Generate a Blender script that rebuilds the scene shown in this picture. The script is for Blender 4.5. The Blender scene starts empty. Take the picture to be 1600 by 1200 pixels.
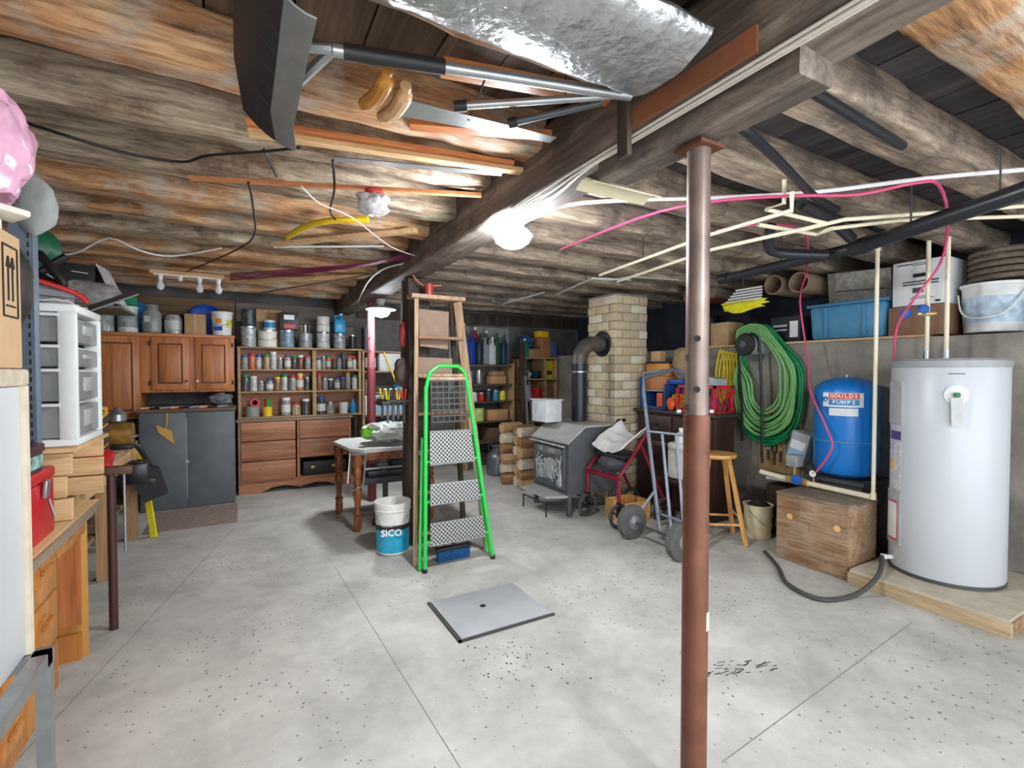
import bpy, bmesh, math, random
from mathutils import Vector, Matrix, noise
S = bpy.context.scene
R = random.Random(11)
# ---------------------------------------------------------------- camera
YAW = math.radians(29.3); PITCH = math.radians(1.36); FPX = 757.0; EYE = Vector((0, 0, 1.5))
cam_d = bpy.data.cameras.new('camera'); cam = bpy.data.objects.new('camera', cam_d)
S.collection.objects.link(cam); S.camera = cam
cam_d.sensor_width = 36; cam_d.lens = 36 * FPX / 1600; cam_d.clip_start = 0.05
cam.location = EYE; cam.rotation_euler = (math.pi / 2 - PITCH, 0, -YAW)
# ---------------------------------------------------------------- world, exposure
w = bpy.data.worlds.new('world'); S.world = w; w.use_nodes = True
w.node_tree.nodes['Background'].inputs[0].default_value = (0.88, 0.95, 1, 1)
w.node_tree.nodes['Background'].inputs[1].default_value = 2.3
S.view_settings.view_transform = 'Standard'; S.view_settings.look = 'None'
S.view_settings.gamma = 1; S.view_settings.use_curve_mapping = False
S.view_settings.exposure = 0.72
LAMP = 270.0
# ---------------------------------------------------------------- point finding: photograph pixel -> place on a known plane
_f = Vector((math.sin(YAW) * math.cos(PITCH), math.cos(YAW) * math.cos(PITCH), -math.sin(PITCH)))
_r = Vector((math.cos(YAW), -math.sin(YAW), 0)); _u = _r.cross(_f)
def px(u, v, x=None, y=None, z=None):
    d = _f + _r * ((u - 800) / FPX) - _u * ((v - 600) / FPX)
    for i, k in enumerate((x, y, z)):
        if k is not None: return EYE + d * ((k - EYE[i]) / d[i])
# ---------------------------------------------------------------- materials
def lin(c):
    return tuple(((v / 255) / 12.92 if v / 255 <= .04045 else ((v / 255 + .055) / 1.055) ** 2.4) for v in c) + (1,)
MATS = {}
def _base(key):
    m = bpy.data.materials.new(key); m.use_nodes = True; nt = m.node_tree
    return m, nt, nt.nodes['Principled BSDF']
def plain(c, rough=.55, metal=0, var=.12, scale=14, bump=0, emit=0, alpha=1, trans=0, coat=0):
    key = 'p%s_%s_%s_%s_%s_%s_%s_%s' % (c, rough, metal, var, bump, emit, alpha, trans)
    if key in MATS: return MATS[key]
    m, nt, b = _base('paint'); L = nt.links
    b.inputs['Roughness'].default_value = rough; b.inputs['Metallic'].default_value = metal
    tc = nt.nodes.new('ShaderNodeTexCoord'); n = nt.nodes.new('ShaderNodeTexNoise')
    n.inputs['Scale'].default_value = scale; n.inputs['Detail'].default_value = 5
    L.new(tc.outputs['Object'], n.inputs['Vector'])
    r = nt.nodes.new('ShaderNodeValToRGB'); L.new(n.outputs['Fac'], r.inputs[0])
    a = lin(c); e = r.color_ramp.elements
    e[0].position = .3; e[1].position = .7
    e[0].color = tuple(v * (1 - var) for v in a[:3]) + (1,); e[1].color = tuple(min(1, v * (1 + var * .6)) for v in a[:3]) + (1,)
    L.new(r.outputs[0], b.inputs['Base Color'])
    if bump:
        bp = nt.nodes.new('ShaderNodeBump'); bp.inputs['Strength'].default_value = bump; bp.inputs['Distance'].default_value = .01
        L.new(n.outputs['Fac'], bp.inputs['Height']); L.new(bp.outputs[0], b.inputs['Normal'])
    if emit: b.inputs['Emission Color'].default_value = a; b.inputs['Emission Strength'].default_value = emit
    if alpha < 1: b.inputs['Alpha'].default_value = alpha
    if trans: b.inputs['Transmission Weight'].default_value = trans
    MATS[key] = m; return m
def wood(c1, c2, c3=None, axis=0, scale=6, rough=.75, bump=.4, dirt=None, stretch=.07):
    key = 'w%s%s%s%s%s%s%s' % (c1, c2, c3, axis, scale, rough, dirt)
    if key in MATS: return MATS[key]
    m, nt, b = _base('wood'); L = nt.links; N = nt.nodes.new
    b.inputs['Roughness'].default_value = rough
    tc = N('ShaderNodeTexCoord'); oi = N('ShaderNodeObjectInfo'); ad = N('ShaderNodeVectorMath'); ad.operation = 'MULTIPLY_ADD'
    L.new(oi.outputs['Random'], ad.inputs[0]); ad.inputs[1].default_value = (17, 31, 23); L.new(tc.outputs['Object'], ad.inputs[2])
    mp = N('ShaderNodeMapping'); sc = [1, 1, 1]; sc[axis] = stretch; mp.inputs['Scale'].default_value = sc
    L.new(ad.outputs[0], mp.inputs[0]); n = N('ShaderNodeTexNoise'); n.inputs['Scale'].default_value = scale * 3.5
    n.inputs['Detail'].default_value = 8; n.inputs['Roughness'].default_value = .65; n.inputs['Distortion'].default_value = .6
    L.new(mp.outputs[0], n.inputs['Vector'])
    r = N('ShaderNodeValToRGB'); L.new(n.outputs['Fac'], r.inputs[0]); e = r.color_ramp.elements
    e[0].position = .3; e[0].color = lin(c1); e[1].position = .68; e[1].color = lin(c2)
    if c3: q = e.new(.5); q.color = lin(c3)
    out = r.outputs[0]
    if dirt:
        n2 = N('ShaderNodeTexNoise'); n2.inputs['Scale'].default_value = 3.2; n2.inputs['Detail'].default_value = 7; n2.inputs['Roughness'].default_value = .7
        L.new(ad.outputs[0], n2.inputs['Vector']); r2 = N('ShaderNodeValToRGB'); L.new(n2.outputs['Fac'], r2.inputs[0])
        r2.color_ramp.elements[0].position = .47; r2.color_ramp.elements[1].position = .62
        mx = N('ShaderNodeMixRGB'); L.new(r2.outputs[0], mx.inputs[0]); L.new(out, mx.inputs[1]); mx.inputs[2].default_value = lin(dirt); out = mx.outputs[0]
    n5 = N('ShaderNodeTexNoise'); n5.inputs['Scale'].default_value = scale * 16; n5.inputs['Detail'].default_value = 4; L.new(mp.outputs[0], n5.inputs['Vector'])
    r5 = N('ShaderNodeValToRGB'); L.new(n5.outputs['Fac'], r5.inputs[0]); r5.color_ramp.elements[0].position = .36; r5.color_ramp.elements[0].color = (.45, .42, .4, 1); r5.color_ramp.elements[1].position = .52; r5.color_ramp.elements[1].color = (1, 1, 1, 1)
    m5 = N('ShaderNodeMixRGB'); m5.blend_type = 'MULTIPLY'; m5.inputs[0].default_value = .6 if dirt else .3; L.new(out, m5.inputs[1]); L.new(r5.outputs[0], m5.inputs[2]); out = m5.outputs[0]
    L.new(out, b.inputs['Base Color'])
    bp = N('ShaderNodeBump'); bp.inputs['Strength'].default_value = bump; bp.inputs['Distance'].default_value = .012
    L.new(n.outputs['Fac'], bp.inputs['Height']); L.new(bp.outputs[0], b.inputs['Normal'])
    MATS[key] = m; return m
def concrete(c1, c2, spk=.0, scale=2.5, bump=.35, key=None):
    key = 'c%s%s%s' % (c1, c2, spk)
    if key in MATS: return MATS[key]
    m, nt, b = _base('concrete'); L = nt.links; N = nt.nodes.new; b.inputs['Roughness'].default_value = .8
    tc = N('ShaderNodeTexCoord'); n = N('ShaderNodeTexNoise'); n.inputs['Scale'].default_value = scale; n.inputs['Detail'].default_value = 10; n.inputs['Roughness'].default_value = .68
    L.new(tc.outputs['Object'], n.inputs['Vector']); r = N('ShaderNodeValToRGB'); L.new(n.outputs['Fac'], r.inputs[0])
    e = r.color_ramp.elements; e[0].position = .32; e[0].color = lin(c1); e[1].position = .66; e[1].color = lin(c2); out = r.outputs[0]
    if spk:
        v = N('ShaderNodeTexVoronoi'); v.inputs['Scale'].default_value = 22; L.new(tc.outputs['Object'], v.inputs['Vector'])
        n3 = N('ShaderNodeTexNoise'); n3.inputs['Scale'].default_value = 1.3; n3.inputs['Detail'].default_value = 3; L.new(tc.outputs['Object'], n3.inputs['Vector'])
        mr = N('ShaderNodeMapRange'); L.new(n3.outputs['Fac'], mr.inputs[0]); mr.inputs[1].default_value = .4; mr.inputs[2].default_value = .75; mr.inputs[3].default_value = .07; mr.inputs[4].default_value = .2
        lt = N('ShaderNodeMath'); lt.operation = 'LESS_THAN'; L.new(v.outputs['Distance'], lt.inputs[0]); L.new(mr.outputs[0], lt.inputs[1])
        mu = N('ShaderNodeMath'); mu.operation = 'MULTIPLY'; mu.inputs[1].default_value = spk; L.new(lt.outputs[0], mu.inputs[0])
        mx = N('ShaderNodeMixRGB'); L.new(mu.outputs[0], mx.inputs[0]); L.new(out, mx.inputs[1]); mx.inputs[2].default_value = lin((92, 88, 84)); out = mx.outputs[0]
    L.new(out, b.inputs['Base Color'])
    n4 = N('ShaderNodeTexNoise'); n4.inputs['Scale'].default_value = 30; n4.inputs['Detail'].default_value = 6; L.new(tc.outputs['Object'], n4.inputs['Vector'])
    bp = N('ShaderNodeBump'); bp.inputs['Strength'].default_value = bump; bp.inputs['Distance'].default_value = .006
    L.new(n4.outputs['Fac'], bp.inputs['Height']); L.new(bp.outputs[0], b.inputs['Normal'])
    MATS[key] = m; return m
def dotted(c1, c2, scale=90):
    m, nt, b = _base('perforated'); L = nt.links; N = nt.nodes.new; b.inputs['Metallic'].default_value = .5; b.inputs['Roughness'].default_value = .4
    tc = N('ShaderNodeTexCoord'); v = N('ShaderNodeTexVoronoi'); v.inputs['Scale'].default_value = scale; v.inputs['Randomness'].default_value = .15
    sx = N('ShaderNodeSeparateXYZ'); cx = N('ShaderNodeCombineXYZ'); L.new(tc.outputs['Object'], sx.inputs[0]); L.new(sx.outputs[0], cx.inputs[0]); L.new(sx.outputs[2], cx.inputs[1])
    mp = N('ShaderNodeMapping'); mp.inputs['Rotation'].default_value = (0, 0, .785); L.new(cx.outputs[0], mp.inputs[0]); v.voronoi_dimensions = '2D'; v.inputs['Randomness'].default_value = 0
    L.new(mp.outputs[0], v.inputs['Vector']); r = N('ShaderNodeValToRGB'); L.new(v.outputs['Distance'], r.inputs[0]); e = r.color_ramp.elements
    r.color_ramp.interpolation = 'CONSTANT'; e[0].color = lin(c2); e[1].position = .36; e[1].color = lin(c1); L.new(r.outputs[0], b.inputs['Base Color']); return m
# ---------------------------------------------------------------- mesh building
class MB:
    def __init__(s): s.bm = bmesh.new()
    def _xf(s, vs, M):
        for v in vs: v.co = M @ v.co
    def box(s, c, size, rot=(0, 0, 0), bev=0, taper=1):
        g = bmesh.ops.create_cube(s.bm, size=1)['verts']
        for v in g:
            k = taper if v.co.z > 0 else 1
            v.co = Vector((v.co.x * size[0] * k, v.co.y * size[1] * k, v.co.z * size[2]))
        if bev:
            es = list({e for v in g for e in v.link_edges})
            g = list({v for f in bmesh.ops.bevel(s.bm, geom=es, offset=bev, segments=2, affect='EDGES', profile=.5)['faces'] for v in f.verts} | {v for v in g if v.is_valid})
        from mathutils import Euler
        s._xf(g, Matrix.Translation(Vector(c)) @ Euler(rot).to_matrix().to_4x4()); return s
    def bb(s, a, b, bev=0):
        a, b = Vector(a), Vector(b); return s.box((a + b) / 2, [abs(q) for q in (b - a)], bev=bev)
    def bar(s, p, q, w, h=None, bev=0):
        p, q = Vector(p), Vector(q); d = q - p; g = bmesh.ops.create_cube(s.bm, size=1)['verts']
        for v in g: v.co = Vector((v.co.x * w, v.co.y * (h or w), v.co.z * d.length))
        if bev:
            es = list({e for v in g for e in v.link_edges})
            g = list({v for f in bmesh.ops.bevel(s.bm, geom=es, offset=bev, segments=2, affect='EDGES')['faces'] for v in f.verts} | {v for v in g if v.is_valid})
        z = d.normalized(); x = Vector((0, 0, 1)).cross(z)
        if x.length < .01: x = Vector((1, 0, 0))
        x.normalize(); M = Matrix((x, z.cross(x), z)).transposed().to_4x4(); M.translation = (p + q) / 2
        s._xf(g, M); return s
    def tube(s, pts, r, n=8, smooth=0, closed=False):
        P = [Vector(p) for p in pts]
        if smooth:
            Q = []; m = len(P)
            for i in range(m if closed else m - 1):
                a, b, c, d = (P[(i - 1) % m] if closed or i else P[0]), P[i], P[(i + 1) % m], (P[(i + 2) % m] if closed or i < m - 2 else P[-1])
                for k in range(smooth):
                    t = k / smooth
                    Q.append(.5 * ((2 * b) + (c - a) * t + (2 * a - 5 * b + 4 * c - d) * t * t + (3 * b - a - 3 * c + d) * t ** 3))
            if not closed: Q.append(P[-1])
            P = Q
        rs = r if isinstance(r, (list, tuple)) else None; rings = []; up = None; m = len(P)
        for i, p in enumerate(P):
            t = (P[(i + 1) % m] - P[i - 1]) if closed or 0 < i < m - 1 else (P[1] - P[0] if i == 0 else P[-1] - P[-2])
            if t.length < 1e-9: t = Vector((0, 0, 1))
            t.normalize()
            if up is None: up = t.orthogonal().normalized()
            up = (up - t * up.dot(t)); up = up.normalized() if up.length > 1e-6 else t.orthogonal().normalized()
            b = t.cross(up); rr = rs[min(len(rs) - 1, int(round(i * (len(rs) - 1) / max(1, m - 1))))] if rs else r
            rings.append([s.bm.verts.new(p + (up * math.cos(2 * math.pi * k / n) + b * math.sin(2 * math.pi * k / n)) * rr) for k in range(n)])
        for i in range(m if closed else m - 1):
            A, B = rings[i], rings[(i + 1) % m]
            for k in range(n): s.bm.faces.new((A[k], A[(k + 1) % n], B[(k + 1) % n], B[k]))
        if not closed: s.bm.faces.new(rings[0][::-1]); s.bm.faces.new(rings[-1])
        return s
    def cyl(s, p, q, r, r1=None, n=14): return s.tube([p, q], [r, r if r1 is None else r1], n)
    def lathe(s, c, prof, n=20, axis='z', M=None):
        c = Vector(c); rings = []
        for r, z in prof:
            ring = []
            for k in range(n):
                a = 2 * math.pi * k / n; u, v = r * math.cos(a), r * math.sin(a)
                o = Vector((u, v, z)) if axis == 'z' else (Vector((z, u, v)) if axis == 'x' else Vector((v, z, u)))
                if M: o = M @ o
                ring.append(s.bm.verts.new(c + o))
            rings.append(ring)
        for A, B in zip(rings, rings[1:]):
            for k in range(n): s.bm.faces.new((A[k], A[(k + 1) % n], B[(k + 1) % n], B[k]))
        s.bm.faces.new(rings[0][::-1]); s.bm.faces.new(rings[-1]); return s
    def prism(s, pts, vec):
        vec = Vector(vec); A = [s.bm.verts.new(Vector(p)) for p in pts]; B = [s.bm.verts.new(Vector(p) + vec) for p in pts]; n = len(A)
        s.bm.faces.new(A[::-1]); s.bm.faces.new(B)
        for k in range(n): s.bm.faces.new((A[k], A[(k + 1) % n], B[(k + 1) % n], B[k]))
        return s
    def blob(s, c, r, amp=.25, seed=0, sub=3, f=1.0):
        g = bmesh.ops.create_icosphere(s.bm, subdivisions=sub, radius=1)['verts']; c = Vector(c); r = Vector(r)
        for v in g:
            k = 1 + amp * (noise.noise(v.co * 1.6 * f + Vector((seed * 3.7, seed, 1))) + .5 * noise.noise(v.co * 4 * f + Vector((seed, 2, seed * 1.3))))
            v.co = c + Vector((v.co.x * r.x, v.co.y * r.y, v.co.z * r.z)) * k
        return s
    def sheet(s, fn, nu, nv, th=.004):
        V = [[s.bm.verts.new(Vector(fn(i / nu, j / nv))) for j in range(nv + 1)] for i in range(nu + 1)]
        fs = [s.bm.faces.new((V[i][j], V[i + 1][j], V[i + 1][j + 1], V[i][j + 1])) for i in range(nu) for j in range(nv)]
        bmesh.ops.recalc_face_normals(s.bm, faces=fs); bmesh.ops.solidify(s.bm, geom=fs, thickness=th); return s
    def timber(s, p, q, w, h, jit=.012, n=10, seed=0, rnd=.35):
        """hewn timber: rounded, uneven section swept from p to q"""
        p, q = Vector(p), Vector(q); d = (q - p); z = d.normalized(); x = Vector((0, 0, 1)).cross(z)
        if x.length < .01: x = Vector((1, 0, 0))
        x.normalize(); y = z.cross(x); sec = []
        k = rnd * min(w, h) / 2
        for sx, sy in ((1, 1), (-1, 1), (-1, -1), (1, -1)):
            a = [(sx * w / 2, sy * (h / 2 - k)), (sx * (w / 2 - k * .3), sy * (h / 2 - k * .3)), (sx * (w / 2 - k), sy * h / 2)]
            sec += a if sx * sy > 0 else a[::-1]
        m = max(2, int(d.length * n)); rings = []
        for i in range(m + 1):
            c = p + d * i / m; ring = []
            for (u, v) in sec:
                o = c + x * u + y * v
                j = noise.noise_vector(o * 3.1 + Vector((seed, seed * 2, 0))) * jit + noise.noise_vector(o * 13 + Vector((seed, 0, 0))) * jit * .5
                ring.append(s.bm.verts.new(o + j - z * j.dot(z)))
            rings.append(ring)
        N = len(sec)
        for A, B in zip(rings, rings[1:]):
            for t in range(N): s.bm.faces.new((A[t], A[(t + 1) % N], B[(t + 1) % N], B[t]))
        s.bm.faces.new(rings[0][::-1]); s.bm.faces.new(rings[-1]); return s
    def text(s, body, M, size=.1, depth=.002, bold=0):
        cu = bpy.data.curves.new('t', 'FONT'); cu.body = body; cu.size = size; cu.extrude = depth; cu.align_x = 'CENTER'; cu.align_y = 'CENTER'; cu.offset = bold; cu.resolution_u = 2
        o = bpy.data.objects.new('t', cu); S.collection.objects.link(o); bpy.context.view_layer.update()
        me = bpy.data.meshes.new_from_object(o.evaluated_get(bpy.context.evaluated_depsgraph_get()))
        me.transform(M); s.bm.from_mesh(me); bpy.data.objects.remove(o); bpy.data.curves.remove(cu); bpy.data.meshes.remove(me); return s
def face_M(c, right, up):
    r, u = Vector(right).normalized(), Vector(up).normalized(); n = r.cross(u)
    M = Matrix((r, u, n)).transposed().to_4x4(); M.translation = Vector(c); return M
def mesh_of(name, mb, mat, sharp=35):
    bmesh.ops.recalc_face_normals(mb.bm, faces=mb.bm.faces[:])
    me = bpy.data.meshes.new(name); mb.bm.to_mesh(me); mb.bm.free(); me.materials.append(mat)
    me.shade_smooth(); me.set_sharp_from_angle(angle=math.radians(sharp)); return me
def tag(o, label, cat, group=None):
    o['label'] = label; o['category'] = cat
    if group: o['group'] = group
    return o
def ob(name, mb, mat, parent=None, label=None, cat=None, group=None, kind=None, sharp=35, org=None):
    """one mesh object; geometry is given in room coordinates"""
    me = mesh_of(name, mb, mat, sharp); o = bpy.data.objects.new(name, me); S.collection.objects.link(o)
    if parent is None:
        vs = me.vertices; lo = [min(v.co[i] for v in vs) for i in range(3)]; hi = [max(v.co[i] for v in vs) for i in range(3)]
        c = Vector(((lo[0] + hi[0]) / 2, (lo[1] + hi[1]) / 2, lo[2])); me.transform(Matrix.Translation(-c)); o.location = c
    else:
        o.parent = parent; p = parent; t = Vector((0, 0, 0))
        while p: t += p.location; p = p.parent
        me.transform(Matrix.Translation(-t))
    if label: o['label'] = label
    if cat: o['category'] = cat
    if group: o['group'] = group
    if kind: o['kind'] = kind
    return o
def thing(name, label, cat, loc, group=None, kind=None):
    o = bpy.data.objects.new(name, None); S.collection.objects.link(o); o.location = Vector(loc); o.empty_display_size = .05
    o['label'] = label
    if cat: o['category'] = cat
    if group: o['group'] = group
    if kind: o['kind'] = kind
    return o
def dup(o, loc, parent=None, label=None):
    c = o.copy(); S.collection.objects.link(c)
    if parent is not None: c.parent = parent
    c.location = Vector(loc)
    if label: c['label'] = label
    return c
# ---------------------------------------------------------------- palette
W_JOIST = wood((90, 60, 40), (228, 186, 140), (188, 136, 92), 0, 4.5, bump=1, dirt=(186, 168, 150), stretch=.12)
W_JOISTG = wood((96, 78, 64), (220, 204, 180), (176, 156, 132), 0, 4.5, bump=1, dirt=(122, 92, 70), stretch=.12)
W_JOISTR = wood((96, 84, 74), (200, 180, 156), (160, 140, 122), 0, 4.5, bump=.9, dirt=(112, 98, 88), stretch=.12)
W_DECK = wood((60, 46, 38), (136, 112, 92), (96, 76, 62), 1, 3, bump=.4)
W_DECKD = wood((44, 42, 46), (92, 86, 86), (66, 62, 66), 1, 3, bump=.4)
W_BEAM = wood((76, 66, 60), (152, 138, 124), (112, 98, 88), 1, 3, bump=.7, dirt=(92, 80, 74), stretch=.1)
W_POST = wood((44, 34, 28), (96, 78, 64), (66, 52, 44), 2, 3, bump=.6)
W_PINE = wood((196, 150, 100), (228, 190, 142), None, 0, 5)
W_PINEY = wood((196, 150, 100), (228, 190, 142), None, 1, 5)
W_PINEZ = wood((180, 138, 92), (216, 178, 132), None, 2, 5)
W_ORANGE = wood((156, 92, 50), (222, 148, 92), (196, 120, 70), 2, 3, rough=.4)
W_ORANGEX = wood((156, 92, 50), (222, 148, 92), (196, 120, 70), 0, 3, rough=.4)
W_DRESS = wood((132, 84, 56), (196, 138, 98), (170, 112, 78), 0, 3, rough=.5)
W_DESK = wood((176, 110, 48), (212, 150, 84), (196, 128, 62), 2, 3, rough=.4)
W_DESKTOP = wood((206, 164, 112), (232, 196, 150), None, 1, 4, rough=.45)
W_SHELF = wood((150, 116, 80), (196, 162, 120), None, 0, 4)
W_DARK = wood((40, 26, 20), (82, 54, 42), (60, 38, 30), 2, 3, rough=.5)
W_PLY = wood((120, 88, 60), (182, 146, 110), (150, 116, 84), 1, 4, bump=.5, dirt=(168, 142, 116))
W_GREY = wood((96, 86, 78), (150, 138, 124), None, 0, 3)
W_TURN = wood((96, 50, 24), (168, 98, 52), None, 2, 4, rough=.3)
W_LADDER = wood((150, 118, 88), (206, 176, 144), None, 2, 4)
W_STOOL = wood((196, 138, 70), (226, 176, 106), None, 2, 4, rough=.4)
C_FLOOR = concrete((160, 156, 149), (202, 198, 190), .8, 2.2)
C_WALL = concrete((112, 106, 98), (164, 156, 146), 0, 2.2, .6)
STONE = concrete((66, 64, 66), (112, 108, 106), 0, 2.6, .8)
BLACK = plain((26, 26, 28), .5); BLKMET = plain((38, 38, 40), .4, .3); STEEL = plain((176, 178, 180), .35, .8)
DKSTEEL = plain((86, 90, 94), .45, .5); WHITE = plain((232, 232, 230), .45, 0, .05); GALV = plain((158, 160, 160), .35, .7, .2)
CREAM = plain((226, 214, 184), .5, 0, .06); PVC = plain((232, 220, 192), .4, 0, .05); CARD = plain((186, 146, 104), .8, 0, .08); CARDL = plain((210, 172, 130), .8, 0, .06)
RED = plain((196, 28, 34), .4); BLUE = plain((28, 92, 178), .45); GREEN = plain((40, 190, 76), .35); YELLOW = plain((240, 202, 32), .45)
PINK = plain((214, 74, 120), .45); ABS = plain((34, 36, 40), .35); INK = plain((30, 30, 32), .7); CLEAR = plain((206, 210, 210), .25, 0, .2, trans=.0)
def place_M(c, yaw=0): return Matrix.Translation(Vector(c)) @ Matrix.Rotation(yaw, 4, 'Z')
# ================================================================ SETTING
ZJ, ZD, YB, XL, XR = 2.49, 2.66, 7.35, -1.95, 4.72
def struct(name, mb, mat, parent=None, sharp=35): return ob(name, mb, mat, parent, kind='structure' if parent is None else None, sharp=sharp)
floor = struct('floor', MB().bb((XL - .2, -1.6, -.1), (5.8, YB + .2, 0)), C_FLOOR)
CRK = plain((134, 130, 125), .9)
for a, b in (((-.93, 1.9), (-.06, 5.4)), ((.62, 3.9), (.72, 1.45)), ((1.6, 1.2), (3.5, 1.33)), ((1.75, 4.35), (3.05, 3.55))):
    ob('floor_joint', MB().bar((a[0], a[1], 0), (b[0], b[1], 0), .004, .002), CRK, floor)
for i in range(46):     # black scuff strokes by the steel post
    x, y = 1.98 + i * .008 + R.uniform(-.05, .05), 1.66 - i * .004 + R.uniform(-.05, .05); a = R.uniform(-.5, .1)
    ob('scuff_mark', MB().box((x, y, .0006), (R.uniform(.01, .05), R.uniform(.003, .007), .0012), (0, 0, a)), plain((70, 68, 66), .9), floor)
for i in range(60):     # grit by the hatch
    x, y = 1.22 + R.gauss(0, .16), 2.16 + R.gauss(0, .12); r = R.uniform(.002, .007)
    ob('grit', MB().box((x, y, .001), (r * 1.6, r, .003), (0, 0, R.random() * 3)), plain((66, 58, 50), .95), floor)
wb = struct('wall_back', MB().bb((XL, YB, 0), (5.8, YB + .2, 2.75)), STONE)
for i, (x0, x1, z0, z1, c) in enumerate(((XL, -.05, 2.2, 2.44, 0), (XL, -.05, 1.94, 2.19, 0), (-.04, 1.45, 2.17, 2.42, 1), (-.04, 1.45, 1.9, 2.16, 1), (1.5, 5.6, 2.3, 2.48, 2))):
    ob('board', MB().bb((x0, YB - .04, z0), (x1, YB + .002, z1), .006), (W_DRESS, W_GREY, W_POST)[c] if c else wood((90, 64, 46), (142, 108, 80), None, 0, 3), wb)
ob('plaster_panel', MB().bb((2.95, YB - .02, 1.2), (4.05, YB + .001, 2.26)), plain((150, 150, 150), .9), wb)
struct('wall_left', MB().bb((XL - .2, -1.6, 0), (XL, YB, 2.75)), STONE)
wr = struct('wall_right', MB().bb((XR, -1.6, 0), (5.75, YB, 1.78)), C_WALL)
struct('wall_recess', MB().bb((5.55, -1.6, 1.785), (5.75, YB, 2.75)), plain((44, 48, 60), .9, 0, .3, 4))  # shade of the void above the ledge put into the wall colour
ob('ledge_board', MB().bb((XR - .03, 1.75, 1.782), (5.2, 4.2, 1.8)), W_PINEY, wr)
ceil = struct('ceiling', MB().bb((XL - .2, -1.6, 2.72), (5.8, YB + .2, 2.8)), W_POST)
x = XL; i = 0
while x < 5.6:      # sub-floor boards seen from below
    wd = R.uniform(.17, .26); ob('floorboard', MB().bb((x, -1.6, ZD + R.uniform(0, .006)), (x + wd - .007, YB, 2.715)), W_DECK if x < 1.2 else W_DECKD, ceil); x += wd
JL = [(-.9, .2), (-.35, .2), (.2, .2), (.75, .2), (1.27, .2), (1.92, .24), (2.42, .19), (2.92, .22), (3.42, .2), (3.9, .19), (4.38, .2), (4.86, .2), (5.34, .19), (5.84, .2), (6.3, .2), (6.8, .2)]
for k, (y, wd) in enumerate(JL):
    ob('joist', MB().timber((XL, y, ZJ + .09), (1.2, y + R.uniform(-.03, .03), ZJ + .09 + R.uniform(-.015, .015)), wd * .8, .18, .017, 14, k * 7.3, .3), W_JOISTG if k in (6, 7, 10) else W_JOIST, ceil, sharp=60)
JR = [(-.5, .2), (.06, .2), (.6, .2), (1.05, .2), (1.56, .19), (2.1, .2), (2.65, .19), (3.2, .2), (3.75, .2), (4.3, .2), (4.85, .2), (5.4, .2), (5.95, .2), (6.5, .2), (7.0, .2)]
for k, (y, wd) in enumerate(JR):
    ob('joist', MB().timber((1.38, y, ZJ + .1), (5.6, y + R.uniform(-.03, .03), ZJ + .07), wd, .18, .011, 9, 50 + k * 5.1, .22), W_JOISTR if k != 2 else W_JOIST, ceil, sharp=60)
# main beam and its supports
beam = ob('support_beam', MB().timber((1.295, -1.6, 2.46), (1.295, YB, 2.46), .225, .28, .012, 8, 3, .22), W_BEAM, label='long hewn main beam carrying the joists', cat='beam', sharp=50)
bol = ob('bolster', MB().timber((1.3, .72, 2.285), (1.3, 1.5, 2.285), .15, .07, .01, 14, 9, .2), W_BEAM, label='short rough bolster block on top of the rusty steel post', cat='bolster', sharp=50)
ob('hardboard_strip', MB().bb((1.172, .8, 2.33), (1.182, 1.32, 2.4)), plain((150, 92, 62), .8), label='brown hardboard strip tacked along the main beam', cat='strip')
ob('wood_strap', MB().bar((1.161, 1.28, 2.49), (1.161, 1.28, 2.24), .02, .05), W_POST, label='dark upright board strap nailed across the main beam', cat='board')
ob('duct_offcut', MB().sheet(lambda u, v: Vector((1.28 + .4 * u, 1.6 + .12 * v, 2.296 + .03 * math.sin(3.1 * v))), 4, 8, .006), CREAM, label='pale curved plastic trough piece under the main beam', cat='trough')
post = thing('steel_post', 'rusty brown tubular steel post with adjusting holes', 'post', (1.32, 1.1, 0))
RUST = plain((116, 70, 52), .5, .25, .35, 9); RUST2 = plain((136, 118, 110), .4, .5, .3, 9)
ob('lower_tube', MB().cyl((1.32, 1.1, 0), (1.32, 1.1, 1.36), .042, n=28), RUST, post)
ob('upper_tube', MB().cyl((1.32, 1.1, 1.36), (1.32, 1.1, 2.225), .037, n=28), RUST2, post)
ob('cap_plate', MB().box((1.32, 1.1, 2.231), (.11, .11, .012)), RUST, post)
ob('foot_plate', MB().box((1.32, 1.1, .004), (.14, .14, .008)), RUST, post)
for zz in (1.445, 1.61): 
    d = Vector((-.76, -.64, 0)); ob('adjusting_hole', MB().cyl(Vector((1.32, 1.1, zz)) + d * .034, Vector((1.32, 1.1, zz)) + d * .0382, .0105), INK, post)
    d = Vector((-.95, .3, 0)); ob('adjusting_hole', MB().cyl(Vector((1.32, 1.1, zz - .06)) + d * .034, Vector((1.32, 1.1, zz - .06)) + d * .0382, .0105), INK, post)
for sgn in (-1, 1): ob('pin_bolt', MB().cyl((1.32 + .047 * .87 * sgn - .01, 1.1 - .047 * .49 * sgn, 1.372), (1.32 + .06 * .87 * sgn - .01, 1.1 - .06 * .49 * sgn, 1.372), .008), STEEL, post)
ob('tape_scrap', MB().box((1.332, 1.0605, .68), (.016, .006, .06), (0, 0, .2)), CREAM, post)
wp = ob('wooden_post', MB().timber((1.36, 4.17, 0), (1.36, 4.17, 2.31), .2, .22, .012, 8, 21, .2), W_POST, label='dark old timber post behind the leaning ladders', cat='post', sharp=50)
rp = thing('red_steel_post', 'dark red painted steel post beside the jar shelves', 'post', (1.33, 5.72, 0))
RPM = plain((128, 58, 62), .45, .1)
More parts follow.
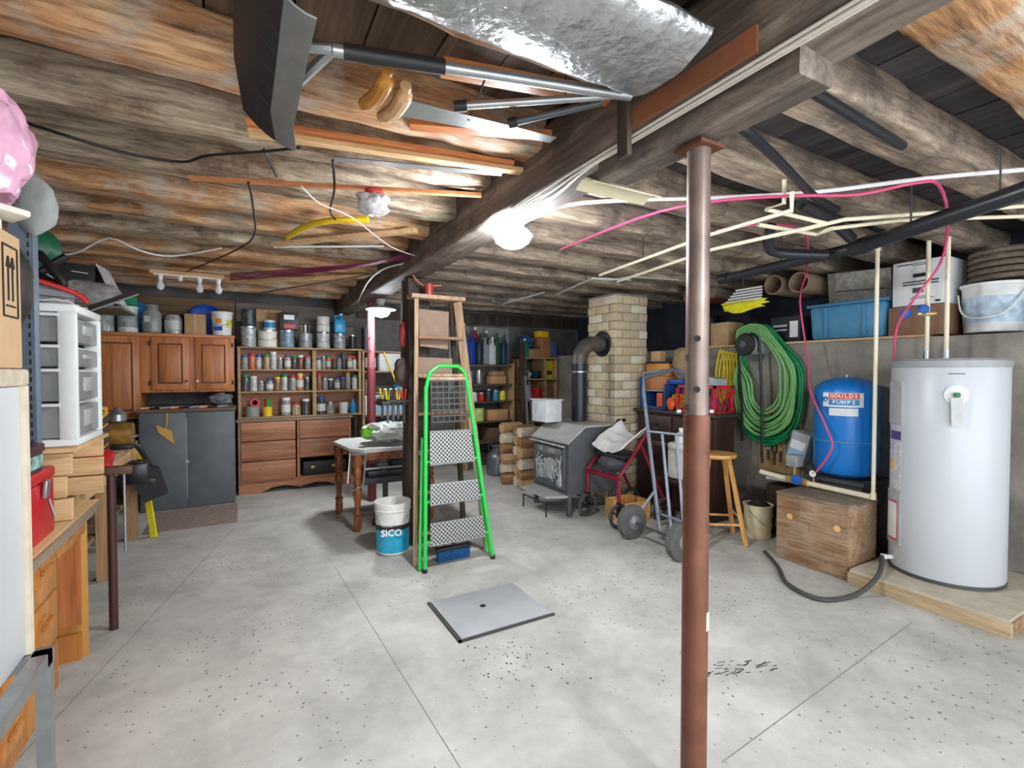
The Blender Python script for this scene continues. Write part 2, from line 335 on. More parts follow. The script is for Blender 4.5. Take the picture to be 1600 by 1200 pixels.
ob('lower_tube', MB().cyl((1.33, 5.72, 0), (1.33, 5.72, 1.55), .05, n=20), RPM, rp); ob('upper_tube', MB().cyl((1.33, 5.72, 1.55), (1.33, 5.72, 2.32), .043, n=20), plain((150, 88, 92), .4, .2), rp)
for zz in (1.9, 1.75): ob('adjusting_hole', MB().cyl((1.312, 5.683, zz), (1.308, 5.675, zz), .009), INK, rp)
# lamps of the room, plus one added unseen behind the camera
def lamp(c, label, tilt=0):
    t = thing('ceiling_lamp', label, 'lamp', c); c = Vector(c)
    ob('base', MB().lathe(c, [(.06, 0), (.062, -.02), (.045, -.03)], 20), WHITE, t)
    ob('glass_bowl', MB().lathe(c, [(.04, -.03), (.085, -.05), (.105, -.075), (.09, -.11), (.055, -.135), (.01, -.142)], 24), plain((240, 248, 255), .4, emit=LAMP), t)
    ob('rim_band', MB().lathe(c, [(.106, -.07), (.111, -.075), (.106, -.08)], 24), WHITE, t)
lamp((1.3, 2.31, 2.318), 'glowing round ceiling lamp under the main beam between the posts')
lamp((1.3, -.9, 2.329), 'added unseen fill lamp under the main beam near its front end')  # assumed lamp out of view, added for fill light
t = thing('clip_lamp', 'glowing work lamp with shallow shade on top of the red steel post', 'lamp', (1.38, 5.45, 2.318)); c = Vector((1.38, 5.45, 2.3))
ob('base', MB().lathe(c, [(.05, .018), (.05, -.02), (.03, -.05)], 16), WHITE, t)
ob('shade', MB().lathe(c, [(.03, -.05), (.16, -.09), (.165, -.1), (.03, -.06)], 24), WHITE, t)
ob('bulb', MB().lathe(c, [(.025, -.065), (.08, -.1), (.1, -.13), (.07, -.17), (.01, -.185)], 20), plain((240, 248, 255), .4, emit=LAMP * .7), t)
# ================================================================ FLOOR ITEMS
ht = thing('floor_hatch', 'grey square sump hatch cover set in the concrete floor', 'hatch', (1.36, 2.71, 0))
ob('cover', MB().bb((1.06, 2.47, .003), (1.66, 2.96, .016), .002), plain((176, 176, 178), .5, .1, .1, 5), ht)
ob('frame', MB().bb((1.04, 2.45, 0), (1.058, 2.98, .01)).bb((1.04, 2.45, 0), (1.68, 2.468, .01)), plain((70, 66, 62), .8), ht)
ob('finger_hole', MB().cyl((1.33, 2.75, .0155), (1.33, 2.75, .0168), .02), INK, ht)
ob('floor_mat', MB().sheet(lambda u, v: Vector((-.8 + .76 * u, 5.55 + .8 * v, .008 + .004 * math.sin(9 * u + 4 * v))), 10, 8, .008), plain((150, 130, 118), .95, 0, .25, 20, .4), label='worn brown mat on the floor before the grey chest', cat='mat')
# ================================================================ LEFT SIDE
# white cabinet on a metal stand
c1, c0 = (-.57, 2.0), (-1.15, 1.2)
wc = thing('white_cabinet', 'white enamelled metal cabinet with cream trim on a steel stand', 'cabinet', (-.86, 1.6, .64))
ENAM = plain((214, 218, 222), .35, 0, .06, 3)
ob('body', MB().bb((-1.15, 1.2, .645), (-.575, 1.992, 1.46), .006), ENAM, wc)
ob('cap', MB().bb((-1.17, 1.19, 1.46), (-.56, 2.01, 1.51), .008), plain((216, 200, 176), .6, 0, .25), wc)
ob('corner_strip', MB().bb((-.585, 1.98, .645), (-.562, 2.006, 1.46)), plain((222, 206, 184), .6), wc)
st = thing('metal_stand', 'galvanised angle iron stand under the white cabinet', 'stand', (-.86, 1.6, 0))
for yy in (1.2, 1.98): ob('rail', MB().bb((-1.16, yy - .02, .6), (-.52, yy + .02, .643)), GALV, st)
ob('rail', MB().bb((-.56, 1.18, .6), (-.52, 2.02, .643)), GALV, st)
for xx in (-1.14, -.54):
    for yy in (1.2, 2.0): ob('leg', MB().bb((xx - .018, yy - .018, 0), (xx + .018, yy + .018, .6)), GALV, st)
# cardboard box on the cabinet
cb = thing('cardboard_box', 'tall cardboard carton with two upward arrows on the white cabinet', 'box', (-.86, 1.55, 1.51))
ob('carton', MB().bb((-1.12, 1.2, 1.512), (-.572, 2.0, 1.9), .004), CARDL, cb)
ob('tape', MB().bb((-.573, 1.72, 1.52), (-.57, 1.77, 1.65)), plain((196, 160, 112), .3), cb)
m = MB(); 
for a, b in (((0, 0), (0, .2)), ((.1, 0), (.1, .2)), ((0, .2), (.1, .2)), ((0, 0), (.1, 0)), ((.02, .03), (.08, .03)), ((.035, .045), (.035, .17)), ((.065, .045), (.065, .17)), ((.024, .14), (.035, .17)), ((.046, .14), (.035, .17)), ((.054, .14), (.065, .17)), ((.076, .14), (.065, .17))):
    m.bar((-.571, a[0] + 1.87, a[1] + 1.66), (-.571, b[0] + 1.87, b[1] + 1.66), .004, .005)
ob('arrow_print', m, INK, cb, kind='stuff')
m = MB()
for k, zz in enumerate((1.82, 1.75, 1.71, 1.67)): m.bb((-.573, 1.6, zz), (-.5705, 1.79 - .02 * (k % 2), zz + .015))
ob('print_lines', m, plain((90, 70, 52), .8), cb, kind='stuff')
ob('foam_packing', MB().box((-.66, 1.85, 1.93), (.16, .26, .05), (0, 0, .2), .008).box((-.6, 1.95, 1.965), (.1, .12, .02), (0, .1, .6), .006), plain((232, 226, 214), .8), label='white foam packing pieces on the tall arrow carton', cat='packing')
PB = plain((226, 170, 196), .25, 0, .35, 7)
ob('pink_bag', MB().blob((-.62, 1.93, 2.15), (.1, .13, .16), .3, 4, 4), PB, label='crumpled pink plastic bag on top of the tall carton', cat='bag')
# grey steel shelving upright behind
BG = plain((112, 124, 138), .45, .3)
su = thing('shelf_upright', 'grey slotted steel shelf upright with black slots', 'upright', (-.79, 2.79, .822))
ob('angle', MB().bb((-.833, 2.788, .822), (-.758, 2.794, 2.45)).bb((-.764, 2.794, .822), (-.758, 2.85, 2.45)), BG, su)
m = MB()
for k in range(41): m.bb((-.776, 2.7865, .85 + k * .038), (-.77, 2.7882, .872 + k * .038))
ob('slot_row', m, INK, su, kind='stuff')
ob('mesh_bag', MB().blob((-.735, 2.757, 2.2), (.065, .035, .13), .25, 9, 3), plain((172, 174, 172), .5, alpha=.8), label='whitish mesh bag hung on the grey slotted upright', cat='bag')
ob('shadow_lump', MB().blob((-.8, 2.74, 1.86), (.05, .05, .17), .2, 5, 3), plain((46, 40, 36), .6), label='dark lump for the shadow region between the carton and the grey upright', cat='sack')  # dark lump put in where a black shadow region lies
# desk with drawers
D0, D1, DT = 2.12, 3.34, .82
dk = thing('desk', 'orange varnished wooden desk with carved pulls', 'desk', (-1.0, 2.7, 0)); FX = -.72
ob('top', MB().bb((-1.5, D0, DT - .03), (FX + .05, D1 + .02, DT), .006), W_DESKTOP, dk)
ob('edge_band', MB().bb((FX + .048, D0, DT - .045), (FX + .062, D1 + .02, DT - .004), .003), plain((168, 150, 128), .35, .3), dk)
ob('end_panel', MB().bb((-1.48, D1 - .03, 0), (FX, D1, DT - .03)), wood((190, 132, 60), (220, 166, 92), None, 2, 3, rough=.4), dk)
ob('end_panel', MB().bb((-1.48, D0 + .02, 0), (FX, D0 + .05, DT - .03)), W_DESK, dk)
ob('back_panel', MB().bb((-1.48, D0 + .05, .12), (-1.46, D1 - .03, DT - .03)), W_ORANGE, dk)
ob('pedestal', MB().bb((-1.4, D0 + .05, .06), (FX - .02, 2.86, DT - .04)), W_ORANGE, dk)
ob('foot', MB().prism([(-1.3, D1 - .12, 0), (FX - .02, D1 - .06, 0), (FX - .02, D1 - .06, .14), (-1.3, D1 - .12, .14)], (0, .03, 0)), W_DESK, dk)
ob('apron_drawer', MB().bb((FX - .03, 2.88, .66), (FX, D1 - .03, DT - .04), .006), W_DESK, dk)
ob('brace_panel', MB().prism([(FX - .25, 3.29, .18), (FX - .02, 3.29, .18), (FX - .02, 3.29, .66), (FX - .25, 3.29, .66)], (0, .02, 0)), W_ORANGE, dk)
for k in range(3):
    for j, (ya, yb) in enumerate(((D0 + .06, 2.47), (2.48, 2.85))):
        z0 = .1 + k * .225; d = ob('drawer', MB().bb((FX - .02, ya, z0), (FX, yb, z0 + .215), .008), W_DESK, dk)
        yc = (ya + yb) / 2; hz = z0 + .13
        ob('carved_pull', MB().prism([(FX, yc - .09, hz - .045), (FX, yc + .09, hz - .045), (FX, yc + .06, hz + .03), (FX, yc, hz + .05), (FX, yc - .06, hz + .03)], (.012, 0, 0)).bar((FX + .018, yc - .06, hz + .01), (FX + .018, yc + .06, hz + .01), .016, .022, .004), W_DESK, d)
ob('carved_pull', MB().bar((FX + .012, 3.03, .72), (FX + .012, 3.15, .72), .018, .022, .004), W_DESK, dk)
# red tool box and decorated tin on the desk
tbx = thing('red_toolbox', 'glossy red steel toolbox with chrome latch on the desk', 'toolbox', (-.83, 2.58, DT))
ob('body', MB().bb((-.96, 2.4, DT + .002), (-.7, 2.76, DT + .235), .01), RED, tbx)
ob('lid', MB().bb((-.965, 2.395, DT + .238), (-.695, 2.765, DT + .285), .012), RED, tbx)
l = ob('latch', MB().box((-.688, 2.62, DT + .21), (.014, .045, .07), (0, .1, 0), .004).bar((-.682, 2.62, DT + .17), (-.668, 2.63, DT + .09), .016, .006, .002), STEEL, tbx)
tin = thing('picture_tin', 'dark octagonal biscuit tin with a painted scene band on the red toolbox', 'tin', (-.83, 2.56, DT + .285))
oc = lambda z, k: [(-.83 + .13 * k * sx, 2.56 + .16 * k * sy, z) for sx, sy in ((1, .6), (.6, 1), (-.6, 1), (-1, .6), (-1, -.6), (-.6, -1), (.6, -1), (1, -.6))]
ob('body', MB().prism(oc(DT + .287, .95), (0, 0, .075)), plain((40, 66, 74), .35), tin)
ob('lid', MB().prism(oc(DT + .362, 1), (0, 0, .03)), plain((74, 44, 48), .3), tin)
ob('painted_band', MB().prism(oc(DT + .3, .965), (0, 0, .05)), plain((140, 176, 168), .4, 0, .9, 26), tin)
# crate of boards under the plastic drawers
cr = thing('wooden_crate', 'pale wooden crate on the desk under the plastic drawers', 'crate', (-1.0, 3.2, DT))
for k in range(3): ob('board', MB().bb((-1.4, 2.92, DT + .003 + k * .105), (-.68 - .02 * (k % 2), 2.95, DT + .1 + k * .105), .003), W_PINE, cr)
for k in range(3): ob('board', MB().bb((-1.4, 3.5, DT + .003 + k * .105), (-.68, 3.53, DT + .1 + k * .105), .003), W_PINE, cr)
ob('top_board', MB().bb((-1.42, 2.9, DT + .315), (-.66, 3.55, DT + .335), .003), W_PINE, cr)
# plastic drawer tower
pt = thing('drawer_tower', 'white plastic drawer tower with translucent drawers', 'drawer tower', (-.97, 3.1, 1.157)); x0, x1, y0, y1, z0 = -1.27, -.66, 2.95, 3.42, 1.157
TR = plain((150, 152, 152), .25, 0, .2, 5, alpha=.85); ob('top', MB().bb((x0, y0, z0 + .62), (x1, y1, z0 + .66), .012), WHITE, pt); ob('base', MB().bb((x0, y0, z0), (x1, y1, z0 + .035), .01), WHITE, pt)
for xx in (x0 + .02, x1 - .05):
    for yy in (y0 + .02, y1 - .02): ob('corner_post', MB().bb((xx - .02, yy - .02, z0 + .03), (xx + .05, yy + .02, z0 + .625), .012), WHITE, pt)
for k, (a, b) in enumerate(((.04, .2), (.21, .36), (.37, .47), (.485, .615))):
    d = ob('drawer', MB().bb((x0 + .03, y0 + .012, z0 + a), (x1 - .012, y1 - .012, z0 + b - .015), .006), TR, pt)
    ob('ledge', MB().bb((x0 + .06, y0 - .002, z0 + b - .014), (x1 - .06, y1 + .002, z0 + b)), WHITE, pt)
    ob('pull', MB().bb((x1 - .013, y0 + .15, z0 + a + .04), (x1 - .006, y1 - .15, z0 + b - .04), .003), plain((176, 178, 178), .3), d)
    if k > 1: ob('contents', MB().box((-1.0, y0 + .009, z0 + (a + b) / 2), (.36, .004, .03), (0, .02, 0)), YELLOW, d)
# heap on the drawer tower
zt = z0 + .662
ob('white_bag', MB().sheet(lambda u, v: Vector((-1.2 + .5 * u, 2.97 + .4 * v, zt + .012 + .03 * abs(noise.noise(Vector((u * 6, v * 5, 2)))))), 14, 12, .004), WHITE, label='crumpled white plastic bag on the drawer tower', cat='bag')
hg = thing('tool_case', 'long grey plastic tool case with red straps on the drawer tower', 'case', (-.95, 3.12, zt + .05))
ob('shell', MB().bar((-1.25, 3.05, zt + .08), (-.7, 3.2, zt + .06), .12, .07, .02), plain((128, 130, 132), .5), hg)
ob('strap', MB().tube([(-1.2, 3.02, zt + .15), (-.95, 3.05, zt + .14), (-.72, 3.12, zt + .08), (-.66, 3.16, zt + .03)], .012, 6, 5), RED, hg)
db = thing('drill', 'red and black cordless drill lying on the grey tool case', 'drill', (-1.05, 3.14, zt + .13))
ob('body', MB().bar((-1.18, 3.1, zt + .148), (-.98, 3.16, zt + .158), .075, .08, .02), RED, db); ob('chuck', MB().cyl((-.98, 3.16, zt + .158), (-.9, 3.18, zt + .163), .03, .018), BLKMET, db)
ob('handle', MB().bar((-1.12, 3.11, zt + .148), (-1.08, 3.08, zt + .288), .045, .06, .012), BLACK, db); ob('battery', MB().box((-1.07, 3.08, zt + .308), (.09, .11, .05), (0, .2, 0), .01), plain((206, 176, 120), .5), db)
ob('harness', MB().tube([(-.86, 3.24, zt + .27), (-.8, 3.2, zt + .19), (-.76, 3.2, zt + .112), (-.86, 3.26, zt + .17), (-.76, 3.26, zt + .27)], .02, 8, 5), BLACK, label='black webbing harness heaped on the tool case', cat='harness')
ob('laminate_sheet', MB().box((-.62, 3.46, zt + .08), (.24, .12, .008), (.25, -.5, .3)), plain((98, 102, 108), .4), label='loose dark grey laminate sheet leaning on the drawer tower', cat='sheet')
gb = thing('green_bowl', 'dark green round bowl hung above the drawer tower', 'bowl', (-.963, 3.44, 2.06)); ob('bowl', MB().lathe((-.963, 3.44, 2.17), [(.02, 0), (.09, .03), (.12, .1), (.115, .1), (.08, .035), (.01, .01)], 18, 'y'), plain((22, 92, 62), .4), gb); ob('hanging_wire', MB().tube([(-.963, 3.535, 2.28), (-.963, 3.5, 2.33), (-.963, 3.44, 2.52)], .003, 5), STEEL, gb)
kb = thing('black_carton', 'black printed carton leaning open above the upper cabinets', 'box', (-1.4, 5.4, 2.0))
b0 = px(205, 440, y=5.2); 
ob('carton', MB().box((-1.32, 5.2, 2.2), (.62, .3, .34), (0, .04, 0), .004), plain((28, 27, 30), .5), kb)
ob('flap', MB().prism([(-1.0, 5.04, 2.37), (-.98, 5.36, 2.37), (-.86, 5.36, 2.08), (-.88, 5.04, 2.06)], (.006, 0, .004)), plain((210, 206, 204), .5, 0, .5, 12), kb)
m = MB()
for k in range(4): m.cyl((-1.2 + k * .09, 5.048, 2.14 + .01 * (k % 2)), (-1.2 + k * .09, 5.045, 2.14 + .01 * (k % 2)), .022)
for k in range(3): m.bar((-1.55 + k * .2, 5.047, 2.3), (-1.45 + k * .2, 5.047, 2.29 - .06 * (k % 2)), .004, .006)
ob('white_print', m, WHITE, kb, kind='stuff')
ob('grey_bundle', MB().blob((-1.02, 4.93, 2.12), (.19, .07, .1), .25, 8, 3), plain((156, 150, 148), .5, 0, .5), label='grey plastic wrapped bundle under the black carton', cat='bundle')
ob('carton_shelf', MB().bb((-1.951, 4.82, 2.0), (-.8, 5.42, 2.02)), W_GREY, label='grey plank fixed to the wall holding the black carton', cat='plank')
for x in (-1.86, -1.5):
    for q in (4.86, 5.385): ob('plank_hanger', MB().cyl((x, q, 2.005), (x, q, 2.52), .005), STEEL, S.objects['carton_shelf'])
# workbench beyond the desk
BY0, BY1, BZ, BX = 3.62, 5.5, .88, -.82
wbk = thing('workbench', 'rough brown plank workbench between the desk and the grey chest', 'workbench', (-1.3, 4.5, 0))
for k in range(4): ob('top_plank', MB().bb((-1.85 + k * .26, BY0, BZ - .04), (-1.6 + k * .26, BY1, BZ), .004), W_LADDER, wbk)
BW = wood((150, 112, 76), (196, 154, 112), None, 2, 4)
for yy in (BY0 + .05, 4.5, BY1 - .06):
    for xx in (-1.75, BX - .05): ob('leg', MB().bb((xx - .045, yy - .045, 0), (xx + .045, yy + .045, BZ - .04)), BW, wbk)
ob('front_rail', MB().bb((BX - .02, BY0, BZ - .16), (BX, BY1, BZ - .042)), W_PINEY, wbk)
ob('side_board', MB().bb((BX - .09, BY0 + .1, .0), (BX - .06, BY0 + .34, BZ - .17)), BW, wbk); ob('low_shelf', MB().bb((-1.8, BY0 + .1, .3), (BX - .1, BY1 - .1, .33)), W_PLY, wbk)
pc = thing('pipe_clamp', 'iron pipe clamp standing against the workbench end', 'clamp', (-.74, 3.52, 0))
ob('pipe', MB().cyl((-.66, 3.58, 0), (-.66, 3.58, .95), .022), plain((82, 56, 52), .5, .4), pc); ob('jaw', MB().box((-.64, 3.58, .93), (.16, .05, .05), bev=.008), plain((96, 70, 60), .5, .4), pc); ob('screw', MB().cyl((-.6, 3.58, .93), (-.6, 3.58, .45), .007), STEEL, pc)
ob('red_cloth', MB().blob((-.8, 3.74, BZ + .084), (.13, .14, .085), .3, 3, 3), RED, label='crumpled red cloth on the workbench corner', cat='cloth')
yb = thing('yellow_organizer', 'yellow and black tool organizer case with slanted drawers', 'organizer', (-1.0, 4.25, BZ)); YD = plain((246, 186, 32), .4)
ob('body', MB().bb((-1.22, 4.1, BZ + .03), (-.82, 4.4, BZ + .38), .012), YD, yb); ob('lid', MB().box((-1.02, 4.25, BZ + .43), (.39, .29, .1), bev=.03, taper=.86), plain((56, 56, 58), .5), yb)
for k in range(4): ob('drawer', MB().box((-.815, 4.25, BZ + .075 + k * .07), (.014, .25, .045), (.12, 0, 0), .003), plain((60, 56, 54), .5), yb)
for q in (4.15, 4.35): ob('foot', MB().box((-.87, q, BZ + .015), (.08, .06, .028)), YD, yb)
ob('printed_mark', MB().bb((-.821, 4.2, BZ + .325), (-.818, 4.208, BZ + .345)).bb((-.821, 4.235, BZ + .328), (-.818, 4.245, BZ + .365)).bb((-.821, 4.245, BZ + .355), (-.818, 4.28, BZ + .365)).bb((-.821, 4.27, BZ + .328), (-.818, 4.282, BZ + .365)), INK, yb, kind='stuff')
gr = thing('bench_grinder', 'chrome topped bench grinder with yellow housing on the workbench', 'grinder', (-.86, 4.98, BZ))
ob('housing', MB().lathe((-.86, 4.98, BZ + .12), [(.02, -.1), (.09, -.09), (.1, 0), (.09, .09), (.02, .1)], 18, 'x'), plain((160, 120, 60), .4, .3, .5), gr); ob('base', MB().box((-.86, 4.98, BZ + .02), (.18, .14, .04), bev=.01), BLKMET, gr)
ob('top_cup', MB().lathe((-.87, 4.98, BZ + .21), [(.03, 0), (.06, .02), (.06, .07), (.035, .1), (.01, .13)], 16), STEEL, gr); ob('tool_rest', MB().box((-.76, 4.98, BZ + .1), (.04, .1, .01)), STEEL, gr)
ob('hanging_bag', MB().prism([(-.76, 5.2, .7), (-.64, 5.22, .66), (-.58, 5.24, .42), (-.74, 5.24, .36), (-.8, 5.2, .5)], (0, .1, 0)), plain((34, 34, 36), .6), label='black sling bag hung from the workbench corner', cat='bag'); hb = S.objects['hanging_bag']
ob('strap', MB().tube([(-.95, 5.19, BZ + .021), (-.84, 5.2, BZ + .022), (-.79, 5.21, BZ - .005), (-.745, 5.24, .79), (-.7, 5.26, .68)], .022, 6, 5), BLACK, hb); ob('buckle', MB().box((-.68, 5.2, .56), (.05, .02, .04), (0, .3, 0), .004), DKSTEEL, hb)
ob('battery_charger', MB().box((-.745, 4.95, .68), (.15, .16, .17), (0, 0, .1), .014).box((-.745, 4.95, .77), (.1, .12, .02), bev=.006), plain((30, 30, 34), .3), label='glossy black charger box hung on the workbench front', cat='charger')
yl = ob('spirit_level', MB().bar((-.7, 5.42, 0), (-.795, 5.46, .78), .025, .05, .002), plain((230, 214, 40), .4), label='long yellow and black level standing by the workbench leg', cat='level')
ob('trowel', MB().prism([(-.798, 6.393, .937), (-.657, 6.393, .867), (-.633, 6.393, .714), (-.774, 6.393, .855)], (0, .0125, 0)).bar((-.704, 6.398, .9), (-.69, 6.398, 1.066), .013), plain((206, 156, 70), .5), label='yellow handled trowel hung on the front of the grey chest', cat='trowel')
# ================================================================ BACK WALL LEFT: chest, cabinets
gc = thing('grey_chest', 'large chest faced with scuffed dark grey boards', 'chest', (-.5, 6.8, 0)); GM = plain((98, 102, 106), .5, 0, .2, 5)
ob('body', MB().bb((-.95, 6.43, 0), (-.06, 7.25, 1.07)), GM, gc); ob('front_panel', MB().bb((-.94, 6.405, .01), (-.525, 6.43, 1.06), .003), GM, gc); ob('front_panel', MB().bb((-.518, 6.405, .01), (-.07, 6.43, 1.06), .003), GM, gc)
ob('top_board', MB().bb((-.97, 6.39, 1.07), (-.045, 7.27, 1.1), .004), wood((104, 70, 56), (140, 104, 84), None, 0, 3), gc); ob('chalk_line', MB().bb((-.526, 6.402, .1), (-.519, 6.405, 1.0)), plain((170, 172, 174), .8), gc); ob('screw_plate', MB().box((-.52, 6.401, .52), (.03, .004, .03)), STEEL, gc)
uc = thing('wall_cabinet', 'orange pine wall cabinet with raised panel doors', 'cabinet', (-.7, 7.1, 1.26)); UF = 6.8
ob('carcass', MB().bb((-1.42, UF + .02, 1.27), (-.06, YB - .05, 1.951), .004), W_ORANGE, uc); ob('side_carcass', MB().bb((-1.42, UF + .02, .98), (-.98, YB - .05, 1.27)), W_ORANGE, uc)
ob('cornice', MB().bb((-1.43, UF, 1.915), (-.05, UF + .03, 1.95), .004), W_ORANGEX, uc)
for k, (a, b, za) in enumerate(((-1.4, -.985, 1.0), (-.88, -.52, 1.3), (-.46, -.09, 1.3))):
    d = ob('door', MB().bb((a, UF - .002, za), (b, UF + .018, 1.905), .005), W_ORANGE, uc)
    ob('panel_groove', MB().bb((a + .06, UF - .004, za + .07), (b - .06, UF + .001, 1.835)), plain((96, 46, 24), .5), d)
    ob('raised_panel', MB().bb((a + .075, UF - .012, za + .085), (b - .075, UF, 1.82), .01), W_ORANGE, d)
    for zz in (za + .08, 1.83): ob('hinge', MB().box((a - .012 if k < 2 else b + .012, UF - .001, zz), (.02, .008, .05), bev=.002), BLKMET, d)
    if k: ob('knob', MB().lathe((a + .02 if k == 2 else b - .025, UF - .004, za + .1), [(.008, 0), (.014, -.012), (.012, -.02), (.002, -.024)], 12, 'y'), WHITE if k == 2 else DKSTEEL, d)
# ================================================================ CONTAINERS
def can(x, y, z, r, h, body, label, name='paint_can', cat='can', lid=None, group=None, taper=1.0, band=None, handle=False, open_top=False):
    t = thing(name, label, cat, (x, y, z), group); z += .001
    prof = [(r * .97 * taper, 0), (r * taper, .006), (r * .985, h - .012), (r * 1.03, h - .01), (r * 1.03, h)] + ([(r * .9, h), (r * .88, h - .04), (.002, h - .045)] if open_top else [(r * .9, h - .003), (.002, h - .006)])
    ob('body', MB().lathe((x, y, z), prof, 18), body, t)
    if lid: ob('lid', MB().lathe((x, y, z + h), [(r * .96, -.006), (r * 1.05, -.004), (r * 1.05, .014), (r * .9, .018), (.002, .016)], 18), lid, t)
    if band: ob('paper_label', MB().lathe((x, y, z), [(r * (taper + (1 - taper) * .2) * 1.006, h * .2), (r * (taper + (1 - taper) * .75) * 1.006, h * .75)], 18), band, t)
    if handle: ob('wire_handle', MB().tube([(x - r * 1.04, y, z + h * .85), (x - r * .8, y - r * .85, z + h * .55), (x, y - r * 1.12, z + h * .42), (x + r * .8, y - r * .85, z + h * .55), (x + r * 1.04, y, z + h * .85)], .003, 5, 4), STEEL, t)
    return t
def jar(x, y, z, r, h, body, lid, label, group=None, name='jar', paper=None):
    t = thing(name, label, 'jar', (x, y, z), group); z += .001
    ob('glass', MB().lathe((x, y, z), [(r * .9, 0), (r, .006), (r, h * .72), (r * .8, h * .82), (r * .78, h * .86)], 14), body, t)
    if lid: ob('lid', MB().lathe((x, y, z), [(r * .84, h * .83), (r * .9, h * .84), (r * .9, h * .99), (r * .8, h), (.002, h)], 14), lid, t)
    if paper: ob('paper_label', MB().lathe((x, y, z), [(r * 1.012, h * .2), (r * 1.012, h * .6)], 14), paper, t)
    return t
def jug(x, y, z, wx, wy, h, mat_, label, cap=None, name='jug', cat='jug'):
    t = thing(name, label, cat, (x, y, z)); z += .001
    ob('body', MB().box((x, y, z + h * .36), (wx, wy, h * .72), bev=min(wx, wy) * .2).lathe((x + wx * .15, y, z + h * .7), [(wx * .36, 0), (wx * .3, h * .08), (wx * .14, h * .16), (wx * .13, h * .24)], 12), mat_, t)
    ob('cap', MB().cyl((x + wx * .15, y, z + h * .93), (x + wx * .15, y, z + h), wx * .17), cap or WHITE, t)
    ob('grip', MB().tube([(x - wx * .35, y, z + h * .68), (x - wx * .38, y, z + h * .86), (x - wx * .1, y, z + h * .9), (x + wx * .06, y, z + h * .84)], wx * .07, 6, 4), mat_, t)
    return t
def carton(x, y, z, sx, sy, sz, mat_, label, rot=0, name='carton', tape=None, rx=0):
    t = thing(name, label, 'box', (x, y, z)); M = Matrix.Translation((x, y, z + .001)) @ Matrix.Rotation(rot, 4, 'Z') @ Matrix.Rotation(rx, 4, 'Y')
    m = MB().bb((-sx / 2, -sy / 2, 0), (sx / 2, sy / 2, sz), .003); m.bm.transform(M); ob('shell', m, mat_, t)
    m = MB().bb((-.002, -sy / 2 - .0012, sz * .1), (.002, sy / 2 + .0012, sz + .0012)); m.bm.transform(M); ob('seam', m, tape or plain((120, 90, 62), .8), t)
    return t
def bottle(x, y, z, r, h, mat_, cap, label, name='bottle'):
    t = thing(name, label, 'bottle', (x, y, z)); z += .001
    ob('body', MB().lathe((x, y, z), [(r * .92, 0), (r, .006), (r, h * .62), (r * .4, h * .8), (r * .36, h * .86)], 14), mat_, t)
    ob('cap', MB().lathe((x, y, z), [(r * .42, h * .84), (r * .45, h * .86), (r * .4, h), (.002, h)], 12), cap, t); return t
GREY = plain((150, 152, 154), .4, .3, .15); LG = plain((176, 178, 178), .4, .2, .35, 20); TRANSL = plain((186, 188, 188), .3, 0, .35, 18); PEWT = plain((150, 152, 150), .35)
CT = 1.951  # top of the wall cabinet
yy = 6.95
jar(px(162, 520, y=yy).x, yy, CT, .1, .36, plain((168, 172, 172), .2, 0, .4, 14), plain((196, 192, 184), .5), 'big clear plastic jar with pale lid at the cabinet top end')
can(px(200, 520, y=yy).x, yy, CT, .095, .28, plain((222, 222, 220), .4, 0, .25, 18), 'white and grey paint can on the wall cabinet', lid=WHITE, band=plain((160, 166, 168), .5, 0, .4, 30))
t = thing('grey_keg', 'round shouldered grey plastic keg on the wall cabinet', 'keg', (px(238, 520, y=yy).x, yy, CT)); q = t.location
ob('body', MB().lathe(q, [(.07, .001), (.09, .02), (.098, .12), (.092, .22), (.06, .28), (.055, .31), (.062, .315), (.062, .33), (.002, .33)], 20), PEWT, t); ob('sticker', MB().box((q.x - .035, q.y - .094, q.z + .16), (.06, .003, .07), (0, 0, -.3)), plain((214, 214, 206), .6), t)
jar(px(271, 520, y=yy).x, yy, CT, .088, .26, plain((176, 180, 182), .2, 0, .5, 26), None, 'open clear tub of loose hardware on the wall cabinet', paper=plain((206, 208, 206), .5))
carton(px(306, 520, y=yy).x, yy, CT, .21, .2, .24, CARD, 'small brown carton with white tape on the wall cabinet', tape=WHITE)
t = can(px(347, 522, y=6.93).x, 6.93, CT, .115, .27, WHITE, 'white pail with orange and yellow print on the wall cabinet', 'pail', 'pail', lid=WHITE, taper=.86, handle=True); q = t.location
ob('orange_print', MB().box((q.x - .03, q.y - .105, q.z + .17), (.06, .006, .06), (0, 0, -.2), .002), plain((240, 140, 40), .5), t); ob('yellow_print', MB().box((q.x + .075, q.y - .082, q.z + .14), (.05, .006, .1), (0, 0, .7), .002), plain((236, 222, 40), .5), t); ob('blue_print', MB().box((q.x - .04, q.y - .102, q.z + .08), (.1, .006, .05), (0, 0, -.3), .002), BLUE, t)
t = ob('snack_bag', MB().sheet(lambda u, v: Vector((px(188, 500, y=7.15).x + .34 * u, 7.2 + .03 * math.sin(6 * u + 3 * v), CT + .008 + .42 * v - .12 * u * v)), 8, 8, .05), plain((40, 140, 200), .3, 0, .3, 4), label='blue and green printed plastic bag behind the grey keg', cat='bag')
ob('green_corner', MB().bb((px(190, 500, y=7.08).x, 7.07, CT + .28), (px(215, 500, y=7.08).x, 7.082, CT + .42)), plain((40, 170, 120), .4), t)
ob('blue_platter', MB().lathe((px(321, 490, y=7.2).x, 7.266, CT + .205), [(.002, .03), (.16, .02), (.2, 0), (.205, .004), (.16, .03), (.002, .04)], 28, 'y'), plain((30, 82, 190), .3), label='round bright blue platter leaning on the wall behind the carton', cat='platter')
